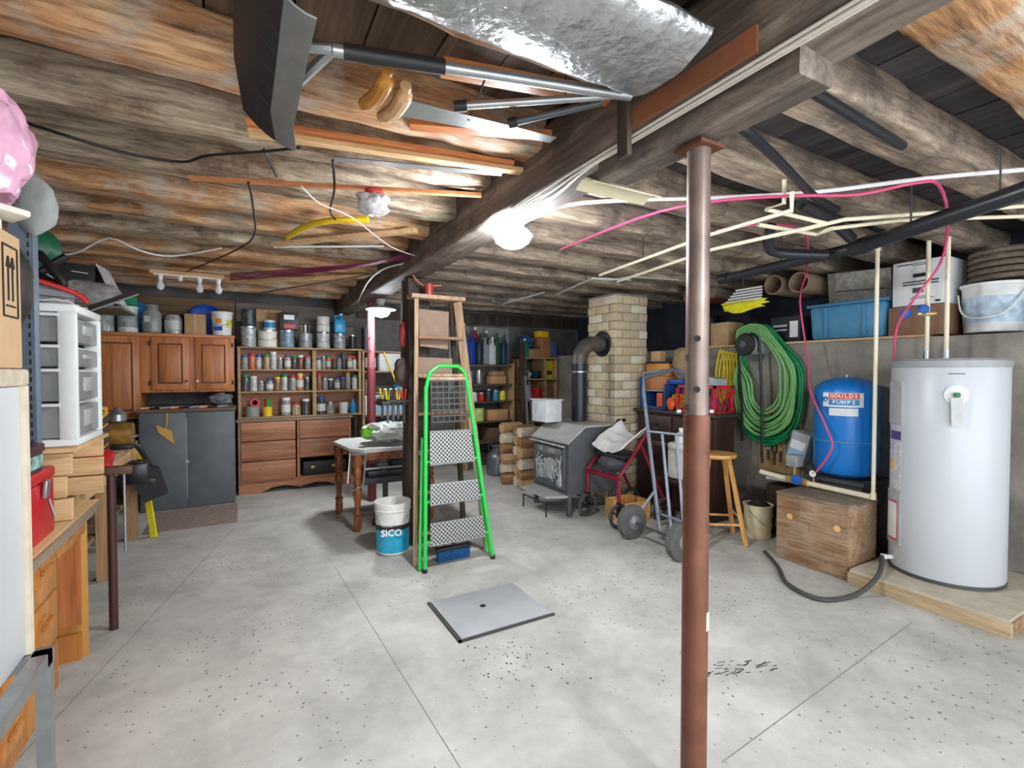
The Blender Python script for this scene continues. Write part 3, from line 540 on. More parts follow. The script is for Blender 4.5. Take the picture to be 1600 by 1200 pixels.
ob('dark_sack', MB().blob((px(292, 495, y=7.2).x - .05, 7.1, CT + .13), (.09, .05, .13), .2, 5, 3), BLACK, label='dark lumpy sack beside the blue platter', cat='sack')
# bulb bar hanging from the joists
t = thing('bulb_bar', 'wooden batten with a row of clear bulbs hung from the joists', 'light', (-.5, 5.46, 2.18)); A, B = px(234, 424, y=5.46), px(350, 434, y=5.46)
ob('batten', MB().bar(A, B, .06, .035, .003), W_PINE, t); ob('white_strip', MB().bar(A + Vector((.03, -.03, -.024)), B + Vector((-.02, -.03, -.024)), .035, .012), WHITE, t)
for k in range(4):
    q = A.lerp(B, .14 + .26 * k) + Vector((0, -.03, -.03)); sk = ob('socket', MB().cyl(q, q + Vector((0, 0, -.04)), .022, .018), WHITE, t)
    if k != 1: ob('bulb', MB().lathe(q + Vector((0, 0, -.04)), [(.014, 0), (.018, -.02), (.032, -.05), (.03, -.075), (.015, -.092), (.002, -.096)], 14), plain((222, 224, 226), .12, 0, .1), sk)
for q in (A, B): ob('hanger', MB().cyl(q, (q.x, 5.39, ZJ + .03), .003, n=5), STEEL, t)
# tools lying on the grey chest
TZ = 1.1
for k in range(9):
    x = -.86 + k * .088; y = 6.56; hm = (W_PINE, plain((60, 60, 62), .4, .5), plain((196, 196, 196), .35, .6))[k % 3]
    nm, lb = (('hammer', 'hammer with wooden handle lying on the grey chest, tool %s from the workbench'), ('wrench', 'dark steel wrench lying on the grey chest, tool %s from the workbench'), ('chisel', 'bright steel chisel lying on the grey chest, tool %s from the workbench'))[k % 3]
    t = thing(nm, lb % ('one', 'two', 'three', 'four', 'five', 'six', 'seven', 'eight', 'nine')[k], 'tool', (x, y, TZ)); zz = TZ + .0125; a = .9 + .1 * R.uniform(-.5, .5); d = Vector((math.cos(a), math.sin(a), 0)) * .13
    ob('handle', MB().bar(Vector((x, y, zz)) - d, Vector((x, y, zz)) + d * .4, .024, .022, .006), hm, t); ob('head', MB().bar(Vector((x, y, zz)) + d * .4, Vector((x, y, zz)) + d, .035 if k % 3 == 0 else .018, .024, .004), plain((120, 122, 124), .35, .7), t)
ob('plastic_wrap', MB().blob((-.2, 6.6, TZ + .09), (.12, .1, .07), .35, 3, 3), plain((120, 124, 130), .2, 0, .6, 20), label='grey crumpled plastic wrap on the chest beside the dresser', cat='wrap')
# ================================================================ DRESSER AND JAR SHELVES
dr = thing('dresser', 'long brown dresser with plain drawers and scalloped base', 'dresser', (.65, 7.0, 0)); DX0, DX1, DY, DH = -.03, 1.3, 6.74, .92
ob('carcass', MB().bb((DX0, DY + .03, .1), (DX1, YB - .1, .155)).bb((DX0, DY + .03, .155), (DX0 + .03, YB - .1, .89)).bb((DX1 - .03, DY + .03, .155), (DX1, YB - .1, .89)).bb((.63, DY + .02, .155), (.66, YB - .1, .89)).bb((DX0, YB - .13, .1), (DX1, YB - .1, .89)), W_DRESS, dr)
ob('top', MB().bb((DX0 - .02, DY - .01, .89), (DX1 + .02, YB - .09, DH), .006), wood((120, 96, 82), (168, 146, 130), None, 0, 3), dr)
ob('scalloped_base', MB().prism([(DX0, DY, .12), (DX1, DY, .12), (DX1, DY, 0), (1.12, DY, 0), (1.0, DY, .06), (.85, DY, .075), (.72, DY, .05), (.66, DY, .03), (.6, DY, .05), (.48, DY, .075), (.33, DY, .06), (.2, DY, 0), (DX0, DY, 0)], (0, .03, 0)), W_DRESS, dr)
for c in range(2):
    for k in range(3):
        if c == 1 and k == 0: continue
        a = DX0 + .03 + c * .655; d = ob('drawer', MB().bb((a, DY, .16 + k * .245), (a + .61 if c == 0 else DX1 - .035, DY + .03, .395 + k * .245), .006), W_DRESS, dr)
        for h in (.2, .38): ob('screw_hole', MB().cyl((a + h, DY - .0008, .3 + k * .245), (a + h, DY + .002, .3 + k * .245), .006, n=8), INK, d)
bc = thing('black_case', 'black hard case with brass catches in the open dresser bay', 'case', (.97, 6.9, .156)); ob('shell', MB().bb((.7, 6.8, .158), (1.24, 7.1, .34), .012), BLACK, bc)
for q in (.82, 1.08): ob('catch', MB().box((q, 6.797, .26), (.045, .008, .03), bev=.002), plain((214, 176, 90), .35, .6), bc)
js = thing('jar_shelf', 'open wooden shelf unit of jars standing on the dresser', 'shelf', (.65, 7.0, DH)); SY0, SY1 = 6.82, 7.06; TI = [DH + .002, 1.245, 1.52, 1.8]
ob('side_board', MB().bb((-.025, SY0, DH + .002), (.005, SY1, 1.82)), W_SHELF, js); ob('side_board', MB().bb((1.42, SY0, DH + .002), (1.45, SY1, 1.82)), W_SHELF, js); ob('divider', MB().bb((.83, SY0, DH + .02), (.875, SY1, 1.79)), W_SHELF, js)
for z in TI: ob('shelf_board', MB().bb((-.03, SY0 - .01, z), (1.46, SY1 if z < 1.7 else 7.25, z + .02), .002), W_SHELF, js)
ob('back_board', MB().bb((-.02, SY1, DH + .02), (1.45, SY1 + .012, 1.8)), W_DRESS, js)
KC = {'grey': (150, 148, 142), 'dark': (82, 80, 78), 'orange': (204, 120, 80), 'tan': (176, 152, 116), 'pale': (196, 194, 186), 'rust': (140, 96, 74)}
LC = {'blue': (40, 88, 170), 'red': (188, 40, 56), 'green': (36, 130, 74), 'white': (226, 226, 222), 'yellow': (230, 200, 50), 'pink': (206, 80, 110), 'steel': (150, 150, 148)}
ORD = ('first', 'second', 'third', 'fourth', 'fifth', 'sixth', 'seventh', 'eighth', 'ninth', 'tenth')
def row(tier, x0, x1, items, where):
    n = len(items); wd = (x1 - x0) / n
    for k, (ct, ld, h) in enumerate(items):
        x = x0 + wd * (k + .5); rr = min(wd * .49, .056); h *= 1.18
        jar(x, 6.91 + .03 * ((k * 7) % 3 - 1), TI[tier] + .02, rr, h, plain(KC[ct], .22, 0, .5, 40), plain(LC[ld], .45) if ld != 'steel' else STEEL,
            '%s lidded jar of %s bits, %s from divider, %s' % (ld, ct, ORD[n - 1 - k if 'cabinet' in where else k], where), 'jars on the jar shelf', paper=plain((216, 214, 206), .6) if (k * 5 + tier) % 4 == 0 else None)
row(2, .01, .82, [('grey', 'blue', .15), ('orange', 'red', .17), ('pale', 'blue', .16), ('tan', 'green', .16), ('pale', 'white', .19), ('grey', 'steel', .13), ('tan', 'blue', .16), ('dark', 'green', .15), ('rust', 'white', .16), ('grey', 'pink', .15)], 'top shelf tier, cabinet side')
row(2, .88, 1.41, [('pale', 'blue', .13), ('grey', 'steel', .15), ('orange', 'green', .16), ('dark', 'red', .13), ('grey', 'blue', .15), ('dark', 'green', .19), ('tan', 'pink', .16), ('pale', 'red', .14)], 'top shelf tier, post side')
row(1, .01, .82, [('dark', 'green', .18), ('pale', 'white', .16), ('grey', 'steel', .11), ('grey', 'blue', .13), ('rust', 'yellow', .15), ('pale', 'green', .18), ('grey', 'red', .17), ('orange', 'yellow', .19), ('dark', 'steel', .15)], 'middle shelf tier, cabinet side')
row(1, .88, 1.41, [('rust', 'red', .2), ('grey', 'steel', .14), ('dark', 'white', .13), ('grey', 'blue', .14), ('dark', 'blue', .15), ('grey', 'yellow', .2), ('pale', 'green', .17)], 'middle shelf tier, post side')
row(0, .45, .82, [('grey', 'white', .2), ('tan', 'red', .14), ('dark', 'white', .18)], 'bottom shelf tier, cabinet side')
row(0, .88, 1.12, [('dark', 'blue', .2), ('grey', 'steel', .14)], 'bottom shelf tier, post side')
Z0 = TI[0] + .02
can(.13, 6.92, Z0, .08, .13, PEWT, 'wide grey tub of odds and ends on the bottom jar shelf', 'grey_tub', 'tub', open_top=True); ob('red_tape_roll', MB().lathe((.16, 6.93, Z0 + .177), [(.03, -.02), (.06, -.02), (.06, .02), (.03, .02), (.03, -.02)], 16, 'y'), RED, label='red tape roll standing in the wide grey tub', cat='tape roll')
t = can(.3, 6.91, Z0, .055, .12, YELLOW, 'small yellow tub holding green handled brushes on the bottom shelf', 'yellow_tub', 'tub', open_top=True)
for k in range(3): ob('brush', MB().bar((.28 + k * .02, 6.91, Z0 + .1), (.27 + k * .035, 6.9, Z0 + .22), .018, .014, .004), GREEN if k else RED, t)
can(1.23, 6.91, Z0, .062, .15, WHITE, 'white ribbed bucket on the bottom jar shelf beside the blue funnel', 'white_bucket', 'bucket', taper=.9, open_top=True)
ob('blue_funnel', MB().lathe((1.36, 6.93, Z0), [(.04, .001), (.05, .1), (.02, .14), (.012, .2), (.002, .2)], 14), plain((30, 140, 200), .4), label='bright blue funnel upside down on the bottom jar shelf', cat='funnel')
Z3 = TI[3] + .021; MOT = plain((176, 182, 184), .4, .2, .6, 34)
top = [(.1, .085, .24, MOT, 'paint splashed grey can on the jar shelf top beside the wall cabinet'), (.31, .11, .2, plain((226, 220, 206), .5), 'wide cream pail with printed lines on the jar shelf top'), (.54, .085, .21, plain((130, 150, 166), .4, .1, .5, 20), 'grey blue paint can with drips on the jar shelf top'), (.76, .085, .19, GREY, 'plain grey can holding brushes on the jar shelf top'), (.98, .085, .2, plain((206, 208, 204), .4, .1, .4, 18), 'white and green paint can on the jar shelf top'), (1.19, .08, .19, MOT, 'grey can with dark drips under the blue jug'), (1.36, .05, .18, plain((44, 44, 46), .4, .1, .4), 'small black and gold can on the jar shelf top beside the red post')]
for x, r, h, mt, lb in top: can(x, 6.93, Z3, r, h, mt, lb, 'paint_can' if r < .1 else 'cream_pail', 'can' if r < .1 else 'pail', lid=None if 'brushes' in lb else STEEL, handle=r > .08, open_top='brushes' in lb)
can(.1, 6.93, Z3 + .262, .08, .2, plain((70, 74, 78), .4, .2, .8, 14), 'dark can with white streaks stacked on the paint splashed can')
can(.33, 6.93, Z3 + .222, .075, .12, plain((200, 204, 206), .4, .1, .3, 14), 'short can with blue label stacked on the cream pail', band=plain((40, 120, 170), .5))
t = carton(.56, 6.95, Z3 + .232, .22, .16, .22, plain((40, 42, 50), .5), 'dark carton with white label and red print stacked on the drippy can', tape=INK); ob('white_label', MB().bb((.5, 6.864, Z3 + .36), (.62, 6.869, Z3 + .42)), WHITE, t); ob('red_print', MB().bb((.5, 6.864, Z3 + .25), (.63, 6.869, Z3 + .3)), RED, t)
can(.98, 6.93, Z3 + .222, .085, .2, plain((224, 222, 218), .4, 0, .1), 'white paint can with red smear stacked on the white and green can', handle=True, band=None)
jug(1.19, 6.93, Z3 + .209, .15, .13, .268, plain((44, 160, 220), .35), 'bright blue plastic jug stacked on the drippy grey can')
carton(.34, 7.17, Z3, .3, .12, .5, CARD, 'tall plain cardboard piece behind the cream pail')
for k in range(3): ob('paint_brush', MB().bar((.73 + k * .03, 6.93, Z3 + .15), (.7 + k * .06, 6.92, Z3 + .31), .02, .008, .002), (W_PINE, WHITE, GREY)[k], S.objects['paint_can.003'] if 'paint_can.003' in S.objects else None)
# shelf section right of the red steel post
rs = thing('side_shelf', 'narrow shelf unit between the red steel post and pantry shelf', 'shelf', (1.85, 7.1, 0)); 
for z in (.55, .9, 1.22, 1.52, 1.8): ob('shelf_board', MB().bb((1.5, 6.9, z - .02), (2.25, 7.2, z), .002), W_SHELF, rs)
for x in (1.5, 2.23): ob('side_board', MB().bb((x - .015, 6.9, 0), (x + .015, 7.2, 1.82)), W_SHELF, rs)
can(1.62, 7.0, 1.8, .085, .36, plain((170, 176, 180), .35, .4, .3), 'tall silver can on the narrow side shelf top'); can(1.62, 7.0, 1.52, .075, .25, plain((64, 66, 68), .4, .3, .3), 'dark grey can below the tall silver can', band=WHITE)
bottle(1.6, 6.98, 1.22, .055, .27, WHITE, WHITE, 'plain white plastic bottle on the narrow side shelf')
carton(1.88, 7.02, 1.52, .3, .2, .25, plain((206, 208, 210), .5), 'pale grey carton on the narrow side shelf', tape=WHITE)
ob('yellow_ruler', MB().bar((1.78, 6.87, 1.78), (1.94, 6.85, 1.36), .06, .02, .002), YELLOW, label='yellow level leaning across the narrow side shelf', cat='level')
ob('blue_cloth', MB().blob((2.06, 7.0, 1.287), (.11, .08, .07), .35, 2, 3), plain((70, 170, 220), .5), label='light blue crumpled cloth on the narrow side shelf', cat='cloth')
od = thing('drawer_organizer', 'white and blue small parts organizer on the narrow side shelf', 'organizer', (1.85, 7.0, .9)); ob('case', MB().bb((1.53, 6.93, .902), (2.2, 7.15, 1.18), .006), WHITE, od)
for k in range(3):
    for j in range(2): ob('drawer', MB().bb((1.55 + k * .215, 6.922, .92 + j * .13), (1.745 + k * .215, 6.935, 1.035 + j * .13), .003), plain((150, 180, 206), .25), od)
for k in range(3): carton(1.62 + k * .22, 7.02, .552, .18, .2, .2 + .04 * (k % 2), (WHITE, plain((120, 160, 190), .5), LG)[k], '%s carton on the low side shelf behind the table' % ('white', 'blue', 'silver')[k])
# ================================================================ TABLE, LADDERS, MIDDLE
tb = thing('turned_leg_table', 'old table with turned wooden legs and a grey clipped top', 'table', (1.2, 5.0, 0)); TH = .78
P = lambda u, v: px(u, v, z=TH)
ob('top', MB().prism([(.9, 4.72, TH - .03), (1.0, 4.58, TH - .03), (1.75, 4.62, TH - .03), (1.85, 4.8, TH - .03), (1.8, 5.55, TH - .03), (.95, 5.5, TH - .03), (.84, 5.3, TH - .03)], (0, 0, .03)), plain((196, 196, 192), .5, 0, .1), tb)
ob('edge_trim', MB().prism([(1.0, 4.575, TH - .065), (1.75, 4.615, TH - .065), (1.75, 4.615, TH - .032), (1.0, 4.575, TH - .032)], (0, .02, 0)), W_TURN, tb)
ob('apron', MB().bb((.98, 4.68, TH - .12), (1.72, 4.7, TH - .03)).bb((.96, 4.68, TH - .12), (.98, 5.42, TH - .03)), W_TURN, tb)
for x, y in ((.95, 4.66), (.9, 5.35), (1.68, 4.7), (1.68, 5.4)):
    ob('leg', MB().lathe((x, y, 0), [(.022, .001), (.034, .03), (.04, .1), (.032, .15), (.042, .16), (.042, .175), (.032, .185), (.024, .2), (.03, .28), (.044, .36), (.038, .42), (.026, .44), (.042, .455), (.042, .475), (.03, .49), (.044, .55), (.036, .61), (.05, .63), (.05, TH - .032)], 16), W_TURN, tb)
cl = thing('c_clamp', 'steel clamp frame fixed to the table corner', 'clamp', (.86, 4.72, .3))
ob('frame', MB().tube([(.91, 4.78, TH - .037), (.875, 4.73, .45), (.875, 4.61, .4), (.98, 4.555, .45), (1.01, 4.568, TH - .037)], .009, 6), STEEL, cl); ob('screw', MB().tube([(.91, 4.78, TH - .037), (.872, 4.615, TH - .037), (1.01, 4.568, TH - .037)], .008, 6), STEEL, cl)
fc = thing('swivel_chair', 'black office chair base on castors pushed under the table', 'chair', (1.3, 5.0, 0))
ob('seat', MB().bb((1.02, 4.78, .4), (1.62, 5.3, .47), .03), plain((66, 68, 70), .7), fc); ob('column', MB().cyl((1.3, 5.0, .1), (1.3, 5.0, .4), .028), DKSTEEL, fc)
for k in range(5):
    a = 2 * math.pi * k / 5 + .3; q = Vector((1.3 + .28 * math.cos(a), 5.0 + .28 * math.sin(a), .08)); lg = ob('spoke', MB().bar((1.3, 5.0, .1), q, .035, .025, .006), DKSTEEL, fc); ob('castor', MB().cyl(q + Vector((-.012, 0, -.045)), q + Vector((.012, 0, -.045)), .033, n=12), BLACK, lg)
ms = thing('mitre_saw', 'black machine with grey bar handles stored on the chair seat under the table', 'machine', (1.3, 5.0, .47)); ob('bed', MB().bb((1.08, 4.8, .472), (1.6, 5.2, .53), .01), BLKMET, ms); ob('rail', MB().cyl((1.05, 4.78, .56), (1.62, 4.78, .56), .014), STEEL, ms); ob('motor', MB().bb((1.35, 4.92, .53), (1.55, 5.12, .6), .02), BLACK, ms); ob('lever', MB().tube([(1.25, 4.82, .5), (1.2, 4.78, .62), (1.25, 4.75, .64)], .008, 6, 3), STEEL, ms)
pb = thing('plastic_bag', 'clear plastic bag with lime green print lying on the table', 'bag', (1.3, 4.95, TH)); ob('film', MB().blob((1.3, 4.95, TH + .115), (.24, .2, .1), .5, 6, 4), plain((206, 208, 204), .2, 0, .3, 9), pb); ob('green_print', MB().blob((1.08, 4.85, TH + .13), (.06, .05, .06), .3, 2, 3), plain((130, 220, 40), .35, 0, .4), pb)
sb = thing('paint_bucket', 'white and blue plastic paint bucket with black lettering band by the timber post', 'bucket', (1.1, 4.0, 0)); q = Vector((1.1, 4.0, 0))
ob('pail', MB().lathe(q, [(.11, .001), (.13, .02), (.142, .36), (.15, .365), (.15, .375), (.142, .38), (.15, .4), (.15, .43), (.135, .43), (.125, .3), (.002, .3)], 28), plain((226, 224, 218), .4), sb)
ob('blue_wrap', MB().lathe(q, [(.1325, .03), (.1395, .215)], 28), plain((40, 160, 198), .45), sb); ob('black_band', MB().lathe(q, [(.137, .15), (.1405, .255)], 28), plain((36, 36, 38), .45), sb)
d = Vector((-.33, -.944, 0)); ob('lettering', MB().text('SICO', face_M(q + d * .1425 + Vector((0, 0, .2)), (.944, -.33, 0), (0, 0, 1)), .075, .002, .002), WHITE, sb); ob('wire_handle', MB().tube([q + Vector((-.15, 0, .36)), q + Vector((-.12, -.11, .26)), q + Vector((-.02, -.16, .27)), q + Vector((.1, -.12, .33))], .003, 5, 4), STEEL, sb)
# plier rack on the post
pr_ = thing('plier_rack', 'dark rack of coloured plier handles fixed to the timber post', 'rack', (1.1, 4.1, 1.25)); ob('rail', MB().tube([(1.262, 4.24, 1.27), (1.035, 4.238, 1.27), (1.016, 4.1, 1.27), (1.05, 3.975, 1.265), (1.235, 3.98, 1.26), (1.272, 4.066, 1.26)], .013, 6), DKSTEEL, pr_); ob('end_plate', MB().bb((1.016, 3.99, 1.222), (1.03, 4.22, 1.262)), BLKMET, pr_)
for k in range(4): ob('slot_bar', MB().bb((1.03, 4.0388 + .0375 * k, 1.224), (1.262, 4.0588 + .0375 * k, 1.241)), BLKMET, pr_)
HC = [(220, 200, 40), (200, 180, 40), (40, 90, 60), (40, 42, 46), (220, 60, 40), (60, 130, 100), (236, 190, 30), (40, 44, 50), (200, 40, 44), (150, 40, 50)]
for k in range(10):
    q = Vector((1.065 + .018 * k, 4.18 - .15 * ((k * 3) % 5) / 4, 1.24)); t = thing('pliers', 'pliers with %s grips, %s from the outer end of the rack' % (('yellow', 'mustard', 'dark green', 'black', 'orange', 'teal', 'amber', 'charcoal', 'red', 'maroon')[k], ORD[k]), 'pliers', (q.x, q.y, 1.0), 'pliers on the rack')
    for sg in (-1, 1): ob('grip', MB().tube([q + Vector((0, 0, 0)), q + Vector((.012 * sg, 0, .05)), q + Vector((.018 * sg, -.005, .12))], .0095, 6, 2), plain(HC[k], .4), t)
    ob('jaw', MB().bar(q, q + Vector((0, 0, -.13 - .02 * (k % 3))), .02, .01, .002), DKSTEEL, t)
ob('leather_holster', MB().blob((1.2, 4.05, 1.5), (.07, .04, .13), .3, 6, 3), plain((66, 44, 36), .6), label='dark leather holster hung above the plier rack', cat='holster'); ob('red_funnel_bag', MB().blob((1.231, 4.12, 1.83), (.035, .04, .11), .25, 4, 3), plain((150, 40, 46), .5), label='small red pouch hung on the timber post', cat='pouch')
# wooden step ladder
wl = thing('wooden_ladder', 'old paint spotted wooden stepladder leaning on the timber post', 'ladder', (1.5, 3.7, 0))
LA, LB, RA, RB = Vector((1.27, 3.86, 2.1)), Vector((1.17, 3.62, 0)), Vector((1.63, 3.86, 2.1)), Vector((1.8, 3.62, 0))
ob('rail', MB().bar(LA, LB, .03, .07, .004), W_LADDER, wl); ob('rail', MB().bar(RA, RB, .03, .07, .004), W_LADDER, wl)
ob('top_cap', MB().box((1.45, 3.88, 2.125), (.47, .14, .035), bev=.006), W_LADDER, wl)
for k in range(6):
    f = .15 + k * .147; a, b = LA.lerp(LB, f), RA.lerp(RB, f); ob('step', MB().bar(a, b, .095, .022, .003), W_LADDER if k % 2 else wood((120, 84, 56), (170, 128, 92), None, 0, 4), wl)
for a, b in (((1.3, 3.93, 2.1), (1.29, 4.0, 0)), ((1.6, 3.93, 2.1), (1.74, 3.98, 0))): ob('rear_leg', MB().bar(a, b, .022, .045), W_POST, wl)
ob('hardboard_sheet', MB().prism([(1.31, 3.905, 1.72), (1.56, 3.905, 1.7), (1.57, 3.905, 2.02), (1.3, 3.905, 2.03)], (0, .006, 0)), plain((150, 124, 106), .8), wl); ob('hardboard_sheet', MB().prism([(1.29, 3.905, 1.46), (1.6, 3.905, 1.43), (1.6, 3.905, 1.62), (1.29, 3.905, 1.63)], (0, .006, 0)), plain((150, 124, 106), .8), wl)
can(1.38, 3.87, 2.144, .035, .09, plain((170, 60, 48), .4), 'small red can on the wooden stepladder cap')
# green folding ladder
gl = thing('green_stepladder', 'folded green tubular stepladder with perforated steel treads', 'ladder', (1.48, 3.45, 0))
def gy(z): return 3.45 + .1 * z / 1.5
def gp(x, z, dy=0): return Vector((x, gy(z) + dy, z))
ob('front_frame', MB().tube([gp(1.19, 0), gp(1.235, 1.38), gp(1.27, 1.5), gp(1.34, 1.55), gp(1.5, 1.55), gp(1.56, 1.5), gp(1.585, 1.38), gp(1.76, 0)], .016, 10), GREEN, gl)
ob('rear_frame', MB().tube([gp(1.165, .01, .05), gp(1.215, 1.0, .05)], .014, 8).tube([gp(1.735, .05, .05), gp(1.64, 1.0, .05)], .014, 8), GREEN, gl)
for z in (.22, .52, .82): ob('cross_bar', MB().cyl(gp(1.2 + .03 * z, z), gp(1.76 - .12 * z, z), .011, n=8), GREEN, gl)
PF = dotted((160, 158, 154), (46, 46, 48), 44); gx = lambda z: (1.215 + .025 * z, 1.735 - .125 * z)
for z0_, z1_ in ((.2, .36), (.5, .65), (.8, 1.05)):
    a, b = gx(z0_), gx(z1_); tr = ob('tread', MB().prism([gp(a[0] + .01, z0_, -.03), gp(a[1] - .02, z0_, -.03), gp(b[1] - .02, z1_, -.022), gp(b[0] + .01, z1_, -.022)], (0, .012, 0)), PF, gl)
    ob('tread_rim', MB().tube([gp(a[0] + .01, z0_, -.027), gp(a[1] - .02, z0_, -.027), gp(b[1] - .02, z1_, -.02), gp(b[0] + .01, z1_, -.02)], .006, 6, 0, True), STEEL, tr)
m = MB()
for k in range(8): m.bar(gp(1.27, 1.12 + k * .045, -.015), gp(1.55, 1.12 + k * .045, -.015), .008, .012)
for k in range(7): m.bar(gp(1.27 + k * .0467, 1.12, -.015), gp(1.27 + k * .0467, 1.435, -.015), .008, .012)
ob('tool_tray', m, plain((66, 66, 66), .5), gl); ob('tray_edge', MB().cyl(gp(1.26, 1.45), gp(1.56, 1.45), .015, n=8), W_LADDER, gl)
for x in (1.19, 1.76): ob('rubber_foot', MB().cyl(gp(x, 0), gp(x, .03), .019, n=10), BLACK, gl)
bm_ = thing('broom', 'push broom head with blue bristles on the floor behind the ladder', 'broom', (1.48, 3.56, 0)); ob('bristles', MB().box((1.48, 3.6, .045), (.28, .05, .088), (.15, 0, 0), .01, 1.0), plain((24, 84, 140), .9, 0, .5, 60, .6), bm_); ob('block', MB().box((1.48, 3.6, .1), (.3, .06, .022), bev=.004), BLACK, bm_); ob('handle', MB().cyl((1.5, 3.63, .11), (1.6, 4.9, .014), .012), W_POST, bm_)
# ================================================================ BACK RIGHT SHELVES
sa = thing('pantry_shelf', 'rough dark shelf unit of jugs and cans at the back wall', 'shelf', (3.3, 7.0, 0)); AX0, AX1 = 3.0, 3.8
TA = [.42, .74, 1.05, 1.32, 1.62]
for z in TA: ob('shelf_board', MB().bb((AX0, 6.75, z - .025), (AX1, 7.2, z), .003), wood((70, 54, 46), (116, 94, 80), None, 0, 3), sa)
for x in (AX0 - .02, AX1): ob('side_board', MB().bb((x, 6.75, 0), (x + .03, 7.2, 1.64)), W_SHELF, sa)
JC = [(36, 72, 150), (24, 60, 160), (40, 44, 52), (150, 160, 160), (200, 206, 206), (46, 92, 52), (34, 54, 74)]; JN = ['blue', 'deep blue', 'black', 'grey', 'white', 'green', 'navy']
for k in range(7): jug(AX0 + .07 + k * .108, 6.9 + .06 * (k % 2), TA[4], .1, .12, .44 + .08 * ((k * 3) % 4) / 3, plain(JC[k], .4), 'plain %s plastic jug on the pantry shelf top' % JN[k], plain((40, 40, 44), .4) if k != 4 else WHITE)
for k in range(3): jug(AX0 + .1 + k * .2, 7.12, TA[4], .13, .1, .66 - .05 * k, plain([(52, 58, 66), (150, 50, 54), (84, 96, 84)][k], .5), 'tall %s jug at the rear of the pantry shelf top' % ('slate', 'dull red', 'olive')[k], name='rear_jug')
can(3.11, 6.95, TA[3], .07, .2, plain((190, 206, 220), .4, .1), 'pale blue can on the upper pantry shelf'); can(3.3, 6.95, TA[3], .06, .22, STEEL, 'bright steel canister on the upper pantry shelf'); carton(3.6, 6.97, TA[3], .26, .24, .12, CARD, 'flat brown carton on the upper pantry shelf'); carton(3.6, 6.97, TA[3] + .125, .22, .22, .07, plain((170, 120, 90), .7), 'flat wooden box stacked on the flat brown carton')
PC = [((40, 120, 90), 'teal', .16), ((220, 220, 220), 'white', .13), ((190, 36, 40), 'red', .12), ((60, 60, 62), 'black', .17), ((60, 130, 170), 'blue', .15), ((230, 210, 60), 'yellow', .14)]
for k, (c, n, h) in enumerate(PC): can(AX0 + .08 + k * .126, 6.93, TA[2], .055, h, plain(c, .45, 0, .3, 20), 'small %s paint tin on the middle pantry shelf' % n, 'paint_tin', lid=STEEL)
can(AX0 + .1, 6.9, TA[1], .06, .18, plain((140, 40, 50), .5), 'maroon tin on the lower pantry shelf', 'paint_tin'); t = can(AX0 + .27, 6.87, TA[1], .075, .2, plain((196, 214, 120), .45, 0, .4, 12), 'lime green labelled tub on the lower pantry shelf', 'lime_tub', 'tub'); carton(AX0 + .58, 6.95, TA[1], .34, .28, .17, plain((200, 150, 104), .7), 'open wooden box with tools on the lower pantry shelf', name='wooden_box')
can(AX0 + .2, 6.95, TA[0], .08, .22, GREY, 'grey can on the lowest pantry shelf'); carton(AX0 + .55, 6.97, TA[0], .3, .3, .2, plain((110, 84, 66), .7), 'dusty dark carton on the lowest pantry shelf')
mc = thing('milk_can', 'dull metal milk can on the floor beside the firewood', 'milk can', (3.3, 6.3, 0)); q = Vector((3.3, 6.3, 0)); ob('body', MB().lathe(q, [(.15, .001), (.17, .02), (.17, .26), (.15, .31), (.09, .36), (.09, .4), (.11, .42), (.11, .44), (.002, .44)], 22), plain((118, 122, 126), .4, .6, .25), mc); ob('handle', MB().tube([q + Vector((-.13, 0, .33)), q + Vector((-.16, -.02, .45)), q + Vector((0, -.03, .52)), q + Vector((.16, -.02, .45)), q + Vector((.13, 0, .33))], .007, 6, 4), DKSTEEL, mc)
dp = ob('dark_board', MB().bar((3.9, 6.55, 0), (3.92, 6.66, 1.98), .1, .035, .003), W_DARK, label='dark brown plank standing between the back shelves', cat='plank'); ob('steel_channel', MB().bar((3.9, 6.38, 0), (3.93, 6.58, 1.45), .035, .025, .002), STEEL, label='bright steel channel leaning beside the dark plank', cat='channel'); ob('steel_channel', MB().bar((4.0, 6.36, 0), (4.02, 6.6, 1.36), .035, .025, .002), STEEL, label='second steel channel leaning nearer the stove bin', cat='channel')
s2 = thing('shoe_shelf', 'wooden shelf unit of shoes and boxes behind the stove pipe', 'shelf', (4.45, 7.0, 0)); BX0, BX1 = 4.04, 4.66; TB = [.7, 1.05, 1.4, 1.75]
for z in TB: ob('shelf_board', MB().bb((BX0, 6.75, z - .025), (BX1, 7.2, z), .003), W_SHELF, s2)
for x in (BX0, 4.44, BX1): ob('side_board', MB().bb((x, 6.78, 0), (x + .03, 7.2, 1.75)), W_SHELF, s2)
for k in range(5): ob('shoe', MB().blob((4.118 + k * .067, 6.93, TB[2] + .067), (.028, .11, .065), .25, k + 3, 3), plain([(40, 56, 72), (196, 198, 196), (60, 62, 66), (30, 110, 116), (54, 50, 50)][k], .5), label='%s work shoe on the shoe shelf' % ('navy', 'white', 'charcoal', 'teal', 'brown black')[k], cat='shoe', group='shoes on the shoe shelf')
t = carton(4.56, 6.92, TB[2], .16, .14, .3, YELLOW, 'yellow printed carton on the shoe shelf beside the stove pipe'); ob('dark_print', MB().bb((4.5, 6.845, TB[2] + .06), (4.62, 6.8495, TB[2] + .13)), plain((60, 40, 60), .6), t)
for k, (c, n, sx, h) in enumerate(((CARD, 'low brown', .22, .14), (plain((170, 116, 76), .6), 'tall orange brown', .2, .34), (plain((60, 96, 150), .6), 'faded blue', .12, .26))): carton((4.255, 4.48, 4.65)[k], 6.95, TB[3], sx, .25, h, c, '%s carton on top of the shoe shelf' % n)
